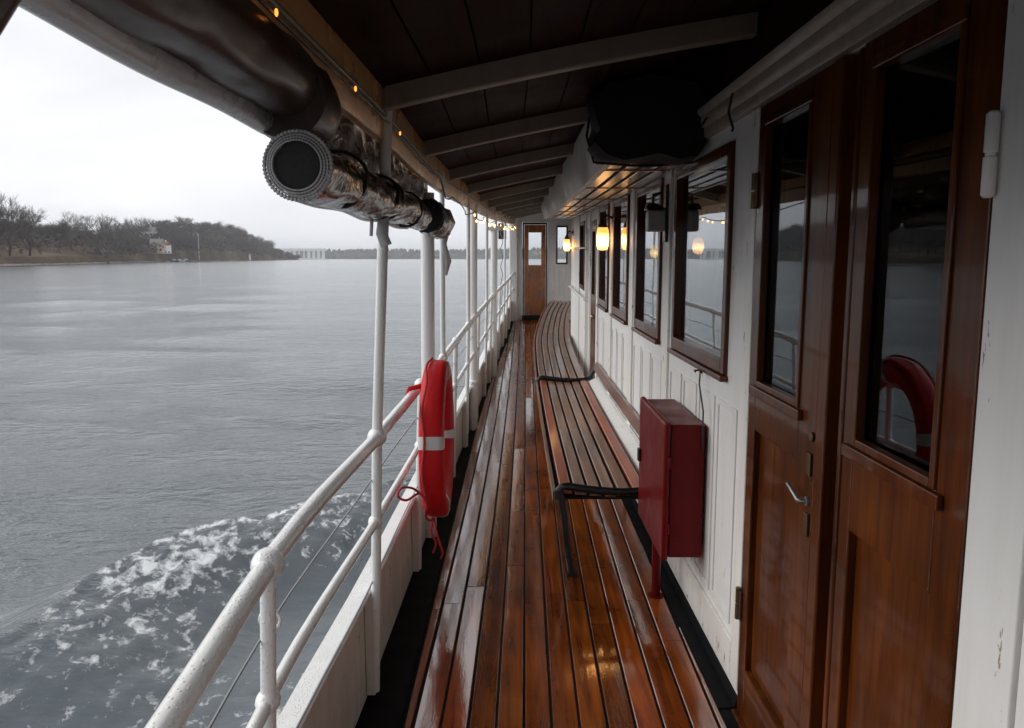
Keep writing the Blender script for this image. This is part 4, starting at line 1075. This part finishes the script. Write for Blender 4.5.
# far wooded ridge and long white building
RIDGE = [(-2500,26),(230,30),(300,32),(335,30),(380,33),(430,29),(470,31),(520,34),(560,38),(600,34),(700,30),(3000,26)]
def ridge(m):
    r = random.Random(8); D = 2400
    pr = [(-D*3.2+ i*40) for i in range(int(D*6.4/40)+1)]
    rows = [[] for _ in range(4)]
    for x in pr:
        px = 512+796*x/D; h = sl(RIDGE, px)-8 + 3*mnoise.noise(Vector((x*.004,0,3)))
        for j, (yy, hh) in enumerate(((D-60,-.5),(D-30,h*.55),(D+60,h),(D+260,-1))): rows[j].append((x, yy, WZ+hh))
    n = len(pr); m.add([p for rw in rows for p in rw], [(j*n+i, j*n+i+1, (j+1)*n+i+1, (j+1)*n+i) for j in range(3) for i in range(n-1)])
    for i in range(9000):
        x = r.uniform(-D*1.2, D*1.2); px = 512+796*x/D; q = r.random(); yy = D-55+q*110; h = (sl(RIDGE, px)-8)*min(1, .05+q*1.1); s = r.uniform(5,11); w = s*r.uniform(.25,.45)
        z = WZ+h-1
        m.sweep([[(x+w*rr*math.cos(k*1.2566+i), yy+w*rr*math.sin(k*1.2566+i), z+s*zz) for k in range(5)] for rr, zz in ((.8,0),(1,.35),(.6,.7),(.08,1))])
mm = MB(); ridge(mm); tag(rawbuild(mm, 'far_woods', 'conifer'), 'continuous low wooded ridge across the water on the horizon', 'woods', kind='stuff')
D2 = 1900
x0, x1 = PXA(286)*D2, PXA(326)*D2
wb = thing('waterfront_building', 'long white colonnaded building on the far waterline beside the point', 'building', ((x0+x1)/2, D2, WZ))
part('wall', 'bluegrey', wb, lambda m: m.box(x0+1, x1-1, D2+1, D2+12, WZ-1, WZ+19))
part('roof', 'whitewall', wb, lambda m: m.box(x0-2, x1+2, D2-2, D2+14, WZ+19, WZ+25))
for k in range(9):
    xx = x0+2+k*(x1-x0-4)/8
    if k in (3,4): w = 1.2
    else: w = 3.2
    part('column', 'whitewall', wb, lambda m: m.box(xx-w, xx+w, D2-1.5, D2+.98, WZ-1, WZ+18.98))
part('base', 'whitewall', wb, lambda m: m.box(x0-3, x1+3, D2-6, D2-1.52, WZ-1, WZ+2.5))

def haze():
    m, nt, b = newmat('pale_haze'); nt.nodes.remove(b)
    v = N(nt, 'ShaderNodeVolumePrincipled'); v.inputs['Color'].default_value = (.92, .95, 1, 1); v.inputs['Density'].default_value = .00019; v.inputs['Anisotropy'].default_value = .2
    nt.links.new(v.outputs[0], nt.nodes['Material Output'].inputs['Volume']); m.cycles.homogeneous_volume = True if hasattr(m.cycles, 'homogeneous_volume') else None
    mb = MB(); mb.box(-12500, 12500, -7000, 12500, WZ-1.6, 75); o = mb.build('haze', m, None); o['kind'] = 'stuff'
    tag(o, 'thin pale haze in the air over the water')
haze()

# ------------------------------------------------------------------ world, sun, camera
w = bpy.data.worlds.new('World'); scene.world = w; w.use_nodes = True
nt = w.node_tree; bg = nt.nodes['Background']
sky = nt.nodes.new('ShaderNodeTexSky'); sky.sky_type = 'NISHITA'; sky.sun_disc = False
SUN_EL, SUN_AZ = 30, -78
sky.sun_elevation = R(SUN_EL); sky.sun_rotation = R(SUN_AZ); sky.dust_density = 4; sky.air_density = 1.0
hs = nt.nodes.new('ShaderNodeHueSaturation'); hs.inputs['Saturation'].default_value = .12
nt.links.new(sky.outputs['Color'], hs.inputs['Color'])
tc = nt.nodes.new('ShaderNodeTexCoord'); mp = nt.nodes.new('ShaderNodeMapping'); mp.inputs['Scale'].default_value = (1, 1, 4)
nt.links.new(tc.outputs['Generated'], mp.inputs['Vector'])
nz = noise_tex(nt, mp.outputs['Vector'], 1.7, 5, .5, .4)
cl = ramp(nt, nz, [(.3, (6.1, 6.35, 7.0)), (.68, (9.2, 9.25, 9.4))])
sp = N(nt, 'ShaderNodeSeparateXYZ'); nt.links.new(tc.outputs['Generated'], sp.inputs[0])
low = ramp(nt, sp.outputs['Z'], [(0., 1.08), (.10, 1.06), (.30, .92), (.6, 1.04)])        # brighter band of cloud towards the horizon
cl = mixc(nt, 1., cl, low, 'MULTIPLY')
mix = mixc(nt, .82, hs.outputs['Color'], cl)
nt.links.new(mix, bg.inputs['Color']); bg.inputs['Strength'].default_value = .101
sd = bpy.data.lights.new('sun', 'SUN'); sd.energy = 1.5; sd.angle = R(50); sd.color = (1, .97, .93)
so = bpy.data.objects.new('sun', sd); COL.objects.link(so)
dirv = Vector((math.sin(R(SUN_AZ))*math.cos(R(SUN_EL)), math.cos(R(SUN_AZ))*math.cos(R(SUN_EL)), math.sin(R(SUN_EL))))
so.rotation_euler = dirv.to_track_quat('Z', 'Y').to_euler()

cd = bpy.data.cameras.new('camera'); co = bpy.data.objects.new('camera', cd); COL.objects.link(co)
cd.sensor_fit = 'HORIZONTAL'; cd.sensor_width = 36; cd.lens = 796/1024*36; cd.clip_start = .03; cd.clip_end = 20000
co.location = (0, 0, 0); co.rotation_euler = (R(90)-math.atan(106/796), 0, 0)
scene.camera = co
scene.view_settings.view_transform = 'Standard'; scene.view_settings.look = 'None'; scene.view_settings.exposure = .36; scene.view_settings.gamma = 1
c = scene.cycles
c.use_denoising = True
try: c.denoiser = 'OPENIMAGEDENOISE'
except Exception: pass
c.max_bounces = 8; c.diffuse_bounces = 4; c.glossy_bounces = 4; c.transparent_max_bounces = 12; c.caustics_reflective = False; c.caustics_refractive = False; c.sample_clamp_indirect = 6
